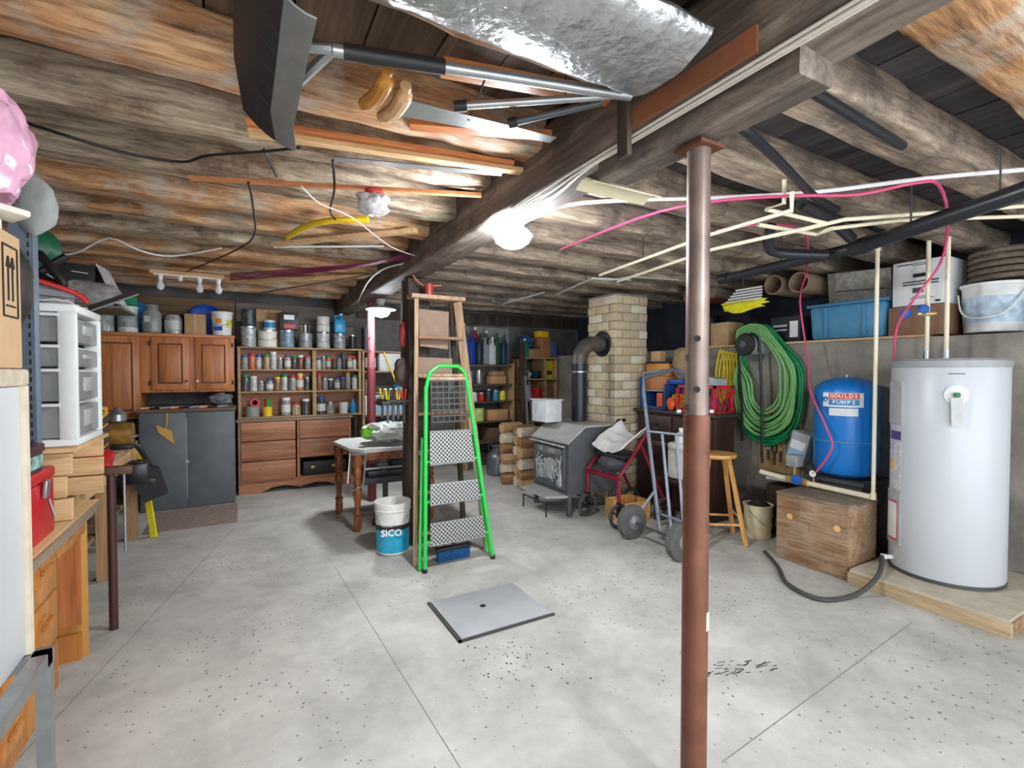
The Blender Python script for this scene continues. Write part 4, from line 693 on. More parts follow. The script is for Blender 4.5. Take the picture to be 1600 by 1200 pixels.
ob('blue_tarp', MB().blob((4.22, 7.05, TB[3] + .262), (.12, .15, .12), .35, 3, 3), plain((54, 96, 140), .6), label='crumpled blue tarp on the low brown carton', cat='tarp'); jug(4.06, 6.84, TB[3], .14, .14, .3, plain((30, 140, 110), .4), 'teal green jug on top of the shoe shelf'); carton(4.46, 6.93, TB[3] + .345, .2, .14, .1, YELLOW, 'small yellow carton stacked on the tall orange brown one')
can(4.16, 6.92, TB[1], .08, .24, WHITE, 'white pail on the lower shoe shelf', 'white_pail', 'pail', taper=.88); carton(4.34, 6.95, TB[1], .17, .2, .2, RED, 'red carton on the lower shoe shelf', tape=WHITE); carton(4.57, 6.95, TB[1], .17, .2, .22, plain((120, 86, 62), .7), 'brown carton on the lower shoe shelf'); 
# ================================================================ CHIMNEY AND STOVE
ch = thing('chimney', 'pale yellow brick chimney stack with grey mortar', 'chimney', (4.03, 4.56, 0)); CX0, CX1, CY0, CY1, CZ = 3.78, 4.28, 4.3, 4.81, 2.42
ob('mortar_core', MB().bb((CX0 + .008, CY0 + .008, 0), (CX1 - .008, CY1 - .008, CZ)), plain((142, 132, 120), .9), ch)
BRK = [plain(c, .85, 0, .15, 18, .3) for c in ((212, 194, 160), (202, 182, 150), (220, 208, 184), (194, 174, 148))]
BL, BH = .24, .09; bms = {}
def brick(l, d, mi):
    key = (round(l, 3), round(d, 3), mi)
    if key not in bms: bms[key] = mesh_of('brick', MB().box((0, 0, 0), (l, d, BH), bev=.004), BRK[mi])
    return bms[key]
nb = 0
for k in range(int(CZ / .1)):
    z = .005 + k * .1 + BH / 2; off = (k % 2) * .105
    for face in range(2):
        L0, L1 = (CX0, CX1) if face == 0 else (CY0, CY1); p = L0 + (0 if not (face + k) % 2 else -.125)
        while p < L1 - .02:
            a, b = max(p, L0), min(p + BL, L1)
            if b - a > .03:
                o = bpy.data.objects.new('brick', brick(b - a if face == 0 else .1, .1 if face == 0 else b - a, R.randrange(4))); S.collection.objects.link(o); o.parent = ch; jj = R.uniform(-.002, .002)
                c = Vector(((a + b) / 2, CY0 + .05 + jj, z)) if face == 0 else Vector((CX0 + .05 + jj, (a + b) / 2, z))
                if face == 1 and (a + b) / 2 < CY0 + .1: bpy.data.objects.remove(o)
                else: o.location = c - ch.location
            p += BL + .01
sv = thing('wood_stove', 'grey cast iron wood stove with relief front door', 'stove', (3.2, 4.5, 0)); SX0, SX1, SYA, SYB = 2.95, 3.6, 4.06, 4.74; STM = plain((92, 94, 98), .5, .3, .15, 8)
ob('firebox', MB().prism([(SX0, SYA, .22), (SX1, SYA, .22), (SX1, SYA, .92), (SX0 + .22, SYA, .92), (SX0, SYA, .76)], (0, SYB - SYA, 0)), STM, sv)
ob('top_plate', MB().prism([(SX0 - .02, SYA - .015, .755), (SX0 + .21, SYA - .015, .92), (SX1 + .01, SYA - .015, .92), (SX1 + .01, SYA - .015, .94), (SX0 + .2, SYA - .015, .94), (SX0 - .025, SYA - .015, .775)], (0, SYB - SYA + .03, 0)), plain((176, 174, 168), .5, .1, .12), sv)
dd = ob('door', MB().bb((SX0 - .02, SYA + .05, .26), (SX0, SYB - .04, .73), .006), STM, sv); SIL = plain((176, 178, 176), .4, .3, .3)
ob('towel_bar', MB().cyl((SX0 - .05, SYA + .02, .73), (SX0 - .05, SYB, .74), .012), SIL, sv)
m = MB()
for k in range(12):
    m.tube([(SX0 - .022, SYA + .1 + .04 * k, .62 - .1 * abs(math.sin(k * 1.7))), (SX0 - .032, SYA + .13 + .04 * k, .5 - .06 * math.cos(k)), (SX0 - .022, SYA + .1 + .042 * k, .3 + .1 * abs(math.sin(k * 2.3)))], .008, 6, 4)
for k in range(11):
    a = R.uniform(.1, .5); m.tube([(SX0 - .024, SYA + .1 + .045 * k, .36 + .18 * abs(math.sin(k))), (SX0 - .03, SYA + .14 + .045 * k, .48 + .09 * math.cos(k * 2)), (SX0 - .024, SYA + .2 + .035 * k, .4 + .12 * abs(math.cos(k)))], .009, 6, 4)
m.blob((SX0 - .024, 4.38, .46), (.018, .08, .11), .3, 3, 3); m.blob((SX0 - .024, 4.2, .33), (.016, .05, .045), .3, 7, 3); m.blob((SX0 - .024, 4.55, .38), (.014, .06, .05), .3, 9, 3)
ob('relief_casting', m, SIL, dd); ob('name_plate', MB().bb((SX0 - .023, SYA + .12, .62), (SX0 - .018, SYB - .1, .695), .002), plain((120, 122, 124), .45, .3), dd); m = MB()
for y, wd in ((4.585, .008), (4.56, .01), (4.535, .016), (4.41, .008), (4.38, .018), (4.352, .012), (4.325, .014), (4.297, .012)): m.bb((SX0 - .026, y - wd / 2, .637), (SX0 - .0228, y + wd / 2, .68))
m.bb((SX0 - .026, 4.395, .674), (SX0 - .0228, 4.428, .68)); ob('worn_relief_marks', m, SIL, dd, kind='stuff')
ob('hearth_shelf', MB().prism([(SX0 - .22, SYA + .1, .2), (SX0 + .02, SYA, .2), (SX0 + .02, SYB, .2), (SX0 - .22, SYB - .08, .2)], (0, 0, .02)), plain((170, 168, 162), .5, .1, .12), sv)
for x, y in ((SX0 + .02, SYA + .02), (SX0 + .02, SYB - .02), (SX1 - .03, SYA + .02), (SX1 - .03, SYB - .02)): ob('leg', MB().bb((x - .022, y - .022, 0), (x + .022, y + .022, .24), .004), STM, sv)
ob('ash_rack', MB().tube([(SX0 - .2, SYA + .12, 0), (SX0 - .2, SYA + .12, .14), (SX0 - .2, SYB - .1, .14), (SX0 - .2, SYB - .1, 0)], .009, 6).tube([(SX0 - .2, SYA + .12, .13), (SX0, SYA + .05, .13)], .009, 6), BLKMET, sv)
sp = thing('stove_pipe', 'black stove pipe elbowing from the stove into the brick chimney', 'pipe', (3.4, 4.52, .94)); q = px(905, 640, y=4.52); PX_ = q.x
ob('riser', MB().cyl((PX_, 4.52, .942), (PX_, 4.52, 1.62), .088, n=24), plain((48, 50, 56), .35, .4), sp); ob('seam_ring', MB().cyl((PX_, 4.52, 1.5), (PX_, 4.52, 1.515), .0905, n=24), STEEL, sp)
ob('elbow', MB().tube([(PX_, 4.52, 1.6), (PX_, 4.52, 1.64), (PX_ + .02, 4.52, 1.72), (PX_ + .08, 4.52, 1.8), (PX_ + .16, 4.52, 1.835), (CX0 - .002, 4.52, 1.84)], .09, 22), plain((92, 84, 76), .5, .3, .3), sp); ob('collar', MB().lathe((CX0, 4.52, 1.84), [(.1, -.03), (.15, -.025), (.155, -.01), (.15, -.001), (.1, -.001)], 26, 'x'), BLKMET, sp)
bn = thing('grey_bin', 'pale grey plastic bin with raised V ribs on the stove top', 'bin', (3.3, 4.6, .94)); q = px(858, 645, y=4.62)
ob('tub', MB().box((q.x - .02, 4.64, 1.066), (.22, .3, .25), bev=.015), plain((206, 208, 210), .45), bn); ob('rim', MB().box((q.x - .02, 4.64, 1.19), (.245, .325, .018), bev=.006), plain((206, 208, 210), .45), bn)
ob('v_rib', MB().tube([(q.x - .133, 4.74, 1.16), (q.x - .133, 4.7, 1.02), (q.x - .133, 4.66, 1.16)], .006, 5), plain((180, 182, 184), .5), bn)
WD = [wood((150, 112, 74), (206, 170, 126), None, 0, 4), wood((120, 84, 52), (176, 132, 90), None, 0, 4), plain((206, 192, 170), .8, 0, .3)]
pile = [0, 0, 0]
for k in range(18):
    lay, col = divmod(k, 3); sc = R.uniform(.95, 1.12)
    M = Matrix.Translation((3.26 + .06 * math.sin(k * 2.1), 5.33 + .185 * col + .015 * (lay % 2), 0)) @ Matrix.Rotation(R.uniform(-.15, .15), 4, 'Z') @ Matrix.Rotation(k * 1.3, 4, 'X')
    m = MB().prism([(-.16, .072 * sc * math.cos(a) * (1 + .2 * math.sin(k + a)), .07 * sc * math.sin(a)) for a in (0.2, 1.4, 2.3, 3.5, 4.6, 5.5)], (.3, 0, 0)); m.bm.transform(M)
    lo, hi = min(v.co.z for v in m.bm.verts), max(v.co.z for v in m.bm.verts); m.bm.transform(Matrix.Translation((0, 0, pile[col] - lo - .003))); pile[col] += hi - lo - .006
    ob('firewood', m, WD[(k * 5 + lay) % 3], label='split firewood, %s layer of the pile, %s' % (('bottom', 'second', 'third', 'fourth', 'fifth', 'top')[lay], ('piece nearest the stove', 'middle piece', 'piece nearest the pantry shelf')[col]), cat='firewood', group='firewood pile beside the stove')
# ================================================================ RIGHT SIDE CLUTTER
dc = thing('dark_cabinet', 'low dark stained cabinet along the concrete wall behind the stool', 'cabinet', (4.3, 3.6, 0)); ob('body', MB().bb((4.08, 3.17, .02), (4.36, 4.24, 1.05)), W_DARK, dc); ob('top', MB().bb((4.03, 3.14, 1.05), (4.42, 4.27, 1.085), .006), plain((60, 56, 54), .5), dc)
for k in range(2):
    d = ob('drawer', MB().bb((4.06, 3.2 + k * .52, .75), (4.08, 3.7 + k * .52, 1.02), .006), plain((62, 40, 34), .45), dc); ob('pull', MB().bar((4.045, 3.36 + k * .52, .88), (4.045, 3.52 + k * .52, .88), .012), DKSTEEL, d); ob('door', MB().bb((4.06, 3.2 + k * .52, .06), (4.08, 3.7 + k * .52, .73), .006), plain((70, 44, 38), .45), dc)
CTZ = 1.087
rc = thing('red_crate', 'red plastic lattice crate on the dark cabinet', 'crate', (4.3, 3.2, CTZ)); RC = plain((206, 36, 56), .4); X0, X1, Y0, Y1, ZC = 4.06, 4.34, 3.17, 3.65, CTZ + .002
ob('floor', MB().bb((X0, Y0, ZC), (X1, Y1, ZC + .012)), RC, rc); ob('rim', MB().bb((X0, Y0, ZC + .25), (X1, Y0 + .02, ZC + .28)).bb((X0, Y1 - .02, ZC + .25), (X1, Y1, ZC + .28)).bb((X0, Y0, ZC + .25), (X0 + .02, Y1, ZC + .28)).bb((X1 - .02, Y0, ZC + .25), (X1, Y1, ZC + .28)), RC, rc)
for x in (X0 + .012, X1 - .012):
    for y in (Y0 + .012, Y1 - .012): ob('corner_post', MB().bb((x - .012, y - .012, ZC), (x + .012, y + .012, ZC + .26)), RC, rc)
for k in range(6):
    for sg in (0, 1): ob('lattice_bar', MB().bar((X0 + .006, Y0 + .02 + .073 * k, ZC + (.01 if sg else .25)), (X0 + .006, Y0 + .1 + .073 * k, ZC + (.25 if sg else .01)), .008, .006), RC, rc)
for k in range(4):
    for sg in (0, 1): ob('lattice_bar', MB().bar((X0 + .01 + .075 * k, Y0 + .006, ZC + (.01 if sg else .25)), (X0 + .085 + .075 * k, Y0 + .006, ZC + (.25 if sg else .01)), .008, .006), RC, rc)
ob('blue_bundle', MB().blob((4.2, 3.4, ZC + .103), (.1, .16, .09), .2, 4, 3), plain((60, 96, 150), .5), label='blue wrapped bundle inside the red crate', cat='bundle')
def coil(c, r, n, rad, mat_, label, cat='cord', tilt=(1, 1, .5), seed=0, name='extension_cord'):
    rr = random.Random(seed); pts = []
    for k in range(n * 10):
        a = 2 * math.pi * k / 10; s_ = 1 + rr.uniform(-.12, .12); pts.append(Vector(c) + Vector((r * tilt[0] * math.cos(a) * s_, r * tilt[1] * math.sin(a) * s_, rad + .5 * r * tilt[2] * (k / (n * 10)) + rr.uniform(0, .01))))
    return ob(name, MB().tube(pts, rad, 6, 3), mat_, label=label, cat=cat)
coil((4.235, 3.74, CTZ + .002), .062, 6, .011, plain((236, 224, 60), .45), 'yellow green extension cord heaped on the dark cabinet', tilt=(1.6, .95, 5.2))
ob('orange_plug', MB().blob((4.082, 3.74, CTZ + .073), (.034, .055, .072), .2, 3, 3), plain((226, 92, 40), .45), label='orange plug end lying by the yellow green cord', cat='plug')
bs = thing('blue_rack', 'deep blue open plastic rack on the dark cabinet end', 'rack', (4.25, 4.08, CTZ)); BLR = plain((30, 74, 132), .45)
ob('end_panel', MB().bb((4.08, 4.18, CTZ + .002), (4.42, 4.22, CTZ + .36), .01), BLR, bs); ob('end_panel', MB().bb((4.08, 3.83, CTZ + .002), (4.42, 3.85, CTZ + .283), .006), BLR, bs); ob('shelf', MB().bb((4.1, 3.85, CTZ + .2), (4.42, 4.18, CTZ + .22)), GREY, bs); ob('base', MB().bb((4.1, 3.85, CTZ + .002), (4.42, 4.18, CTZ + .03)), BLR, bs); ob('back', MB().bb((4.4, 3.85, CTZ + .03), (4.42, 4.18, CTZ + .36)), BLR, bs)
carton(4.25, 4.02, CTZ + .221, .26, .28, .15, plain((190, 120, 74), .7), 'open brown carton on the blue rack shelf'); carton(4.14, 3.92, CTZ + .032, .1, .08, .15, plain((216, 90, 60), .5), 'small orange carton inside the blue rack')
ob('blue_tray', MB().box((4.24, 3.74, CTZ + .311), (.2, .23, .06), (0, 0, 0), .02), plain((24, 84, 170), .4), label='blue plastic tray above the yellow green cord', cat='tray')
ob('yellow_fabric', MB().blob((4.2, 3.465, CTZ + .312), (.13, .11, .055), .25, 6, 3), plain((236, 212, 50), .6), label='folded yellow fabric resting over the red crate', cat='fabric')
ob('grey_saw', MB().prism([(4.1, 3.18, CTZ + .285), (4.1, 3.32, CTZ + .285), (4.1, 3.28, CTZ + .37), (4.1, 3.19, CTZ + .35)], (.16, 0, 0)), plain((176, 178, 184), .4, .2), label='grey power tool on the red crate rim', cat='power tool')
t = carton(4.32, 4.06, CTZ + .375, .28, .3, .14, plain((206, 140, 64), .6), 'orange and brown carton stacked over the blue rack', rot=.15); ob('dark_lid', MB().box((4.32, 4.06, CTZ + .525), (.3, .32, .02), (0, 0, .15), .003), BLACK, t); carton(4.3, 4.14, CTZ + .54, .12, .12, .12, CARDL, 'tiny square carton on top of the orange carton')
# ledge goods behind (from the chimney to the hoses)
LZ = 1.801
t = carton(4.98, 4.0, LZ, .3, .26, .2, plain((110, 84, 70), .7), 'dusty dark brown carton on the ledge by the chimney'); carton(4.94, 3.7, LZ, .26, .24, .27, plain((196, 164, 122), .7), 'tan carton on the ledge with folded flaps'); ob('canvas_bag', MB().blob((4.24, 3.745, 1.6), (.07, .1, .18), .25, 8, 3), plain((150, 124, 92), .8), label='tan canvas tool bag on the dark cabinet against the wall', cat='bag')
t = thing('black_sander', 'black power tool case on the dusty dark brown carton', 'case', (4.98, 4.0, LZ + .2)); ob('shell', MB().box((4.98, 4.0, LZ + .29), (.24, .26, .17), (0, 0, .2), .04), BLACK, t); ob('handle', MB().tube([(4.92, 3.92, LZ + .37), (4.92, 3.93, LZ + .43), (4.95, 4.08, LZ + .43), (4.95, 4.09, LZ + .37)], .012, 6, 3), BLKMET, t)
wf = thing('hanging_tray', 'dusty wooden tray hung under the joists beside the chimney', 'tray', (4.9, 3.9, 2.34)); ob('tray', MB().box((4.8, 3.85, 2.4), (.36, .42, .1), (0, .05, .1), .006), W_GREY, wf); ob('red_edge', MB().box((4.8, 3.85, 2.34), (.34, .44, .018), (0, .05, .1)), plain((120, 70, 54), .6), wf)
for q in (3.7, 4.0): ob('hanger', MB().cyl((4.8, q, 2.44), (4.8, q, 2.53), .005, n=6), STEEL, wf)
carton(4.95, 3.38, LZ, .24, .24, .12, plain((170, 124, 78), .8, 0, .5, 30), 'woven brown basket box on the ledge'); ob('yellow_scoop', MB().blob((4.9, 3.38, LZ + .158), (.05, .12, .04), .2, 2, 3), YELLOW, label='yellow plastic scoop on the woven basket box', cat='scoop')
wcv = thing('glove_rack', 'white slatted rack with yellow gloves hung under the joists', 'rack', (4.75, 3.3, 2.2)); q0 = px(1160, 462, x=4.6)
for k in range(5): ob('slat', MB().bar((4.6, q0.y - .22, q0.z - .05 + .028 * k), (4.6, q0.y + .2 - .03 * k, q0.z - .05 + .028 * k), .02, .018, .004), WHITE, wcv)
ob('yellow_gloves', MB().blob((4.6, q0.y, q0.z - .1), (.03, .24, .06), .5, 5, 3), plain((236, 226, 30), .6), wcv); ob('bracket', MB().bar((4.62, q0.y, q0.z - .1), (4.62, q0.y, ZJ + .02), .02, .01), DKSTEEL, wcv)
for k in range(2):
    q = px(1208 + 40 * k, 445 - 4 * k, x=4.75); t = thing('cardboard_tube', ('dusty cardboard tube end nearer the glove rack', 'dusty cardboard tube end nearer the grey panel')[k], 'tube', q); ob('tube', MB().lathe(q, [(.099, .6), (.099, 0), (.087, 0), (.084, .5), (.002, .5)], 20, 'x'), plain((160, 136, 112), .8), t); ob('strap', MB().cyl((q.x + .2, q.y, q.z + .088), (q.x + .2, q.y, ZJ + .03), .006, n=6), DKSTEEL, t)
t = carton(4.92, 2.92, LZ, .26, .3, .26, plain((34, 34, 38), .5), 'black printed carton with a white picture on the ledge', tape=INK); ob('white_picture', MB().bb((4.786, 2.79, LZ + .05), (4.7895, 2.87, LZ + .21)), WHITE, t); ob('print_lines', MB().bb((4.786, 2.9, LZ + .16), (4.7895, 3.04, LZ + .18)).bb((4.786, 2.9, LZ + .12), (4.7895, 3.02, LZ + .135)), plain((200, 200, 200), .6), t, kind='stuff')
ob('folded_tarp', MB().blob((5.0, 3.165, LZ + .088), (.14, .075, .09), .3, 9, 3), plain((150, 130, 112), .8), label='dusty folded tarp beside the black printed carton', cat='tarp')
# blue tote, panel, boxes, bucket
tt = thing('blue_tote', 'blue grey plastic storage tote on the concrete ledge', 'tote', (5.0, 2.35, LZ)); TB_ = plain((72, 138, 176), .45)
ob('tub', MB().box((4.99, 2.36, LZ + .16), (.4, .6, .31), bev=.03, taper=1.06), TB_, tt); ob('lid', MB().box((4.99, 2.36, LZ + .325), (.46, .68, .03), bev=.01), plain((60, 120, 156), .45), tt)
for y in (2.2, 2.52): ob('rib', MB().bb((4.765, y - .012, LZ + .03), (4.785, y + .012, LZ + .3)), TB_, tt)
ob('pressed_tin', MB().box((4.98, 2.34, LZ + .496), (.05, .52, .28), (.06, -.25, 0), .004), plain((158, 154, 146), .5, .2, .35, 24), label='dusty grey pressed panel standing on the blue tote', cat='panel'); ob('panel_groove', MB().box((4.963, 2.34, LZ + .455), (.006, .4, .012), (.06, -.25, 0)), plain((90, 86, 80), .7), S.objects['pressed_tin'])
carton(4.98, 1.83, LZ, .36, .4, .24, plain((140, 104, 80), .7), 'brown carton under the white document box on the ledge'); t = carton(4.97, 1.82, LZ + .245, .36, .36, .36, plain((226, 226, 226), .6, 0, .04), 'white document box with hand holes on the ledge', tape=plain((200, 200, 200), .6)); fx = 4.787
ob('hand_hole', MB().bb((fx, 1.76, LZ + .47), (fx + .003, 1.86, LZ + .5), .001), INK, t); ob('hand_hole', MB().bb((fx, 1.68, LZ + .26), (fx + .003, 1.71, LZ + .275)), INK, t); m = MB(); pr2 = random.Random(5)
for z, ya, yb, h in ((.575, 1.97, 1.87, .012), (.58, 1.85, 1.77, .007), (.565, 1.86, 1.76, .007), (.43, 1.93, 1.7, .013), (.408, 1.93, 1.7, .013), (.31, 1.86, 1.76, .006), (.297, 1.88, 1.72, .006)):
    y = ya
    while y > yb: wd = pr2.uniform(.005, .016); m.bb((fx - .0008, y - wd, LZ + z), (fx + .003, y, LZ + z + h * pr2.uniform(.75, 1))); y -= wd + .004
ob('printed_marks', m, plain((84, 84, 86), .7), t, kind='stuff'); m = MB(); y = 1.86
while y > 1.79: wd = pr2.uniform(.001, .004); m.bb((fx - .0008, y - wd, LZ + .345), (fx + .003, y, LZ + .385)); y -= wd + .002
ob('barcode', m, plain((96, 96, 98), .7), t, kind='stuff')
t = can(4.98, 1.425, LZ, .185, .35, plain((224, 224, 220), .45), 'big white bucket with blue print on the concrete ledge', 'white_bucket', 'bucket', lid=WHITE, taper=.9, band=plain((190, 208, 224), .5, 0, .35, 16)); q = t.location
ob('wire_handle', MB().tube([q + Vector((-.06, .19, .3)), q + Vector((-.19, .12, .14)), q + Vector((-.22, 0, .1)), q + Vector((-.19, -.12, .14)), q + Vector((-.06, -.19, .3))], .006, 6, 4), WHITE, t)
pts = [Vector((5.02 + .13 * math.cos(k * .55), 1.42 + .15 * math.sin(k * .55), LZ + .389 + .0042 * k)) for k in range(58)]; ob('rope_coil', MB().tube(pts, .021, 7, 2), plain((112, 98, 84), .9, 0, .3, 30, .5), label='dirty brown rope coil on top of the big white bucket', cat='rope')
# hoses and straps on the wall
hk = thing('hose_reel', 'grey hose hanger drum with black cap on the concrete wall', 'hose hanger', (4.6, 3.1, 1.7)); ob('drum', MB().cyl((4.42, 3.1, 1.78), (4.719, 3.1, 1.78), .1, n=22), plain((180, 182, 184), .45), hk); ob('cap', MB().lathe((4.42, 3.1, 1.78), [(.105, .02), (.115, 0), (.105, -.02), (.06, -.028), (.002, -.03)], 22, 'x'), BLACK, hk); ob('emblem', MB().lathe((4.388, 3.1, 1.78), [(.03, 0), (.036, -.003), (.03, -.005)], 16, 'x'), DKSTEEL, hk)
def hose(cy, cz, ry, rz, x, n, cols, rad, mat_, label, seed, name='garden_hose'):
    rr = random.Random(seed); pts = []
    for l in range(n):
        s_ = 1 - .07 * (l * 3 % 8) + rr.uniform(-.03, .03); q = x + (2 * rad + .001) * (l % cols); Rr = .1 + rad * .9 + 2 * rad * (l // cols); u = lambda: rr.uniform(-.02, .02)
        top = [(q, 3.1 + Rr * math.cos(a), 1.78 + Rr * math.sin(a)) for a in (.6, 1.2, 1.9, 2.6)]
        pts += top + [(q, min(cy - ry * s_ * .8, 2.96 - rad), 1.62), (q, cy - ry * s_ + u(), cz + .02), (q, cy - ry * s_ * .78 + u(), cz - rz * s_ * .68), (q, cy + u(), cz - rz * s_), (q, cy + ry * s_ * .78 + u(), cz - rz * s_ * .68), (q, cy + ry * s_ + u(), cz + .02), (q, max(cy + ry * s_ * .8, 3.235 + rad), 1.62)]
    return ob(name, MB().tube(pts, rad, 7, 4), mat_, label=label, cat='hose')
hose(2.98, 1.35, .36, .58, 4.6, 15, 3, .012, plain((20, 140, 84), .4), 'coiled dark green garden hose on the wall hanger', 3)
hose(2.97, 1.4, .33, .54, 4.525, 10, 2, .012, plain((120, 176, 106), .4), 'coiled pale green garden hose in front of the dark green one', 8)
for k, p in enumerate(([(3.118, 1.89), (3.17, 1.866), (3.213, 1.79), (3.2, 1.5), (3.17, 1.15), (3.165, .8)], [(3.08, 1.892), (3.03, 1.866), (2.987, 1.79), (2.965, 1.5), (2.945, 1.1), (2.945, .66)])): ob('rubber_strap', MB().tube([(4.476, y, z) for y, z in p], .014, 6, 4), BLACK, label=('black rubber strap hanging from the hose drum, shorter one', 'black rubber strap over the hoses, longer one')[k], cat='strap')
pts = [];
for k in range(6): yk, xk = 3.6 - .034 * k, 4.657 + .0098 * k; pts += [(xk, yk, 1.15 + .02 * k), (xk, yk + .02, 1.5), (xk, yk - .04, 1.755 - .01 * k), (xk, yk - .085, 1.5)]
ob('yellow_rope', MB().tube(pts, .013, 7, 4), plain((232, 208, 60), .6), label='looped yellow rope hung beside the green hoses', cat='rope')
for k in range(6):
    y = 3.075 - .0645 * k; z = .62 + .04 * (k % 2); t = thing('long_pliers', 'long handled pliers hung under the hoses, %s from the dark cabinet' % ORD[k], 'pliers', (4.686, y, z), 'long pliers under the hoses')
    for sg in (-1, 1): ob('handle', MB().tube([(4.686, y, z + .05), (4.684, y + .022 * sg, z + .12), (4.686, y + .014 * sg, z + .3)], .009, 6, 3), plain([(206, 176, 110), (170, 172, 174), (60, 60, 62)][k % 3], .5, .2), t)
    ob('jaw', MB().bar((4.686, y, z + .06), (4.686, y, z - .05), .03, .014, .003), DKSTEEL, t)
ob('pegboard', MB().bb((4.695, 2.7, .5), (4.718, 3.12, 1.1)), plain((176, 140, 96), .8), label='tan hardboard panel on the wall behind the long pliers', cat='panel')
# ================================================================ ROLLATOR, HAND TRUCK, STOOL
rl = thing('rollator', 'dark red walking frame on wheels with a white cloth over its seat', 'walker', (3.4, 3.75, 0)); MR = plain((142, 20, 46), .35, .2)
for y in (3.52, 4.0):
    ob('front_leg', MB().tube([(3.15, y, .22), (3.15, y, .5), (3.3, y, .66), (3.5, y, .9)], .017, 8), MR, rl); ob('rear_leg', MB().tube([(3.42, y, .8), (3.75, y, .2)], .016, 8), MR, rl); ob('push_handle', MB().tube([(3.5, y, .9), (3.56, y, .98), (3.66, y, .98)], .018, 8), BLACK, rl)
    for x, r in ((3.15, .105), (3.75, .1)):
        w_ = ob('wheel', MB().tube([(x + r * math.cos(a), y, r + .018 + r * math.sin(a)) for a in [2 * math.pi * k / 24 for k in range(24)]], .018, 8, 0, True), plain((70, 68, 66), .7), rl)
        ob('hub', MB().cyl((x, y - .02, r + .018), (x, y + .02, r + .018), .025), BLACK, w_)
        for k in range(3): a = 2.1 * k + .5; ob('spoke', MB().bar((x, y, r + .018), (x + r * math.cos(a), y, r + .018 + r * math.sin(a)), .03, .016, .003), plain((56, 56, 58), .5), w_)
    ob('fork', MB().bar((3.15, y, .12), (3.15, y, .26), .05, .04, .008), BLACK, rl)
ob('front_bar', MB().bar((3.15, 3.5, .48), (3.15, 4.02, .48), .035, .045, .008), MR, rl); ob('seat', MB().bb((3.2, 3.54, .66), (3.55, 3.98, .69), .012), BLACK, rl); ob('seat_pouch', MB().blob((3.3, 3.76, .59), (.14, .2, .08), .2, 4, 3), plain((72, 72, 74), .8), rl)
wt = ob('white_cloth', MB().sheet(lambda u, v: Vector((3.19 + .4 * u, 3.534 + .452 * v, .735 + .16 * (abs(v - .5) * 2) ** 2 * (.35 + .65 * u) + .09 * u - .035 * (1 - u) ** 3 + .022 * noise.noise(Vector((u * 5, v * 6, 1))))), 18, 22, .012), plain((222, 220, 216), .7, 0, .08), label='crumpled white cloth draped over the walking frame seat', cat='cloth')
hd = thing('hand_truck', 'grey steel hand truck with fat rubber wheels', 'hand truck', (3.3, 3.0, 0)); HG = plain((142, 150, 162), .4, .4)
b1, b2 = Vector((3.3, 3.14, .024)), Vector((3.28, 2.7, .024)); t1, t2 = px(1006, 615, x=3.42), px(1080, 615, x=3.42)
f1 = px(1000, 585, x=3.46); f2 = px(1082, 590, x=3.46)
ob('frame', MB().tube([b1, t1, t1 + (f1 - t1) * .8 + Vector((.02, -.02, .05)), (f1 + f2) / 2 + Vector((.12, 0, .06)), t2 + (f2 - t2) * .8 + Vector((.02, .02, .05)), t2, b2], .018, 8), HG, hd); ob('rubber_grip', MB().tube([t1.lerp(f1, .6) + Vector((.015, -.015, .04)), (f1 + f2) / 2 + Vector((.12, 0, .06)), t2.lerp(f2, .6) + Vector((.015, .015, .04))], .023, 8), plain((92, 94, 98), .7), hd)
for f in (.15, .72): a, b = b1.lerp(t1, f), b2.lerp(t2, f); ob('cross_bar', MB().cyl(a, b, .012, n=8), HG, hd)
for f in (.33, .66): a, b = b1.lerp(b2, f), t1.lerp(t2, f); ob('upright', MB().bar(a, a.lerp(b, .72), .025, .012, .003), HG, hd)
ob('toe_plate', MB().bb((3.28, 2.72, .02), (3.4, 3.12, .03)), HG, hd); ob('axle', MB().cyl((3.07, 3.26, .155), (3.05, 2.68, .155), .012, n=8), DKSTEEL, hd)
for (x, y, f) in ((3.07, 3.26, b1.lerp(t1, .3)), (3.05, 2.68, b2.lerp(t2, .3))):
    w_ = ob('wheel', MB().lathe((x, y, .155), [(.07, -.035), (.12, -.04), (.15, -.03), (.155, 0), (.15, .03), (.12, .04), (.07, .035)], 28, 'y'), plain((92, 90, 88), .8, 0, .2), hd); ob('hub', MB().lathe((x, y, .155), [(.02, -.058), (.03, -.05), (.065, -.043), (.068, 0), (.065, .043), (.03, .05), (.02, .058)], 18, 'y'), plain((150, 152, 154), .4, .5), w_); ob('brace', MB().tube([f, (x, y * .98 + .06, .155)], .014, 8), HG, hd)
so = thing('wooden_stool', 'varnished pine bar stool with splayed legs', 'stool', (3.7, 2.88, 0)); sc = Vector((3.72, 2.88, .76))
ob('seat', MB().lathe(sc, [(.13, -.02), (.16, -.015), (.17, 0), (.165, .018), (.13, .022), (.002, .018)], 26), W_STOOL, so)
ft = [Vector((3.78, 2.62, 0)), Vector((3.45, 2.86, 0)), Vector((3.66, 3.16, 0)), Vector((3.99, 2.9, 0))]; tp = [sc + (f - Vector((3.72, 2.88, 0))) * .42 - Vector((0, 0, .02)) for f in ft]
for f, q in zip(ft, tp): ob('leg', MB().bar(f, q, .034, .034, .006), W_STOOL, so)
for k in range(4): h = (.24, .32)[k % 2]; ob('rung', MB().cyl(ft[k].lerp(tp[k], h), ft[(k + 1) % 4].lerp(tp[(k + 1) % 4], h), .011, n=8), W_STOOL, so)
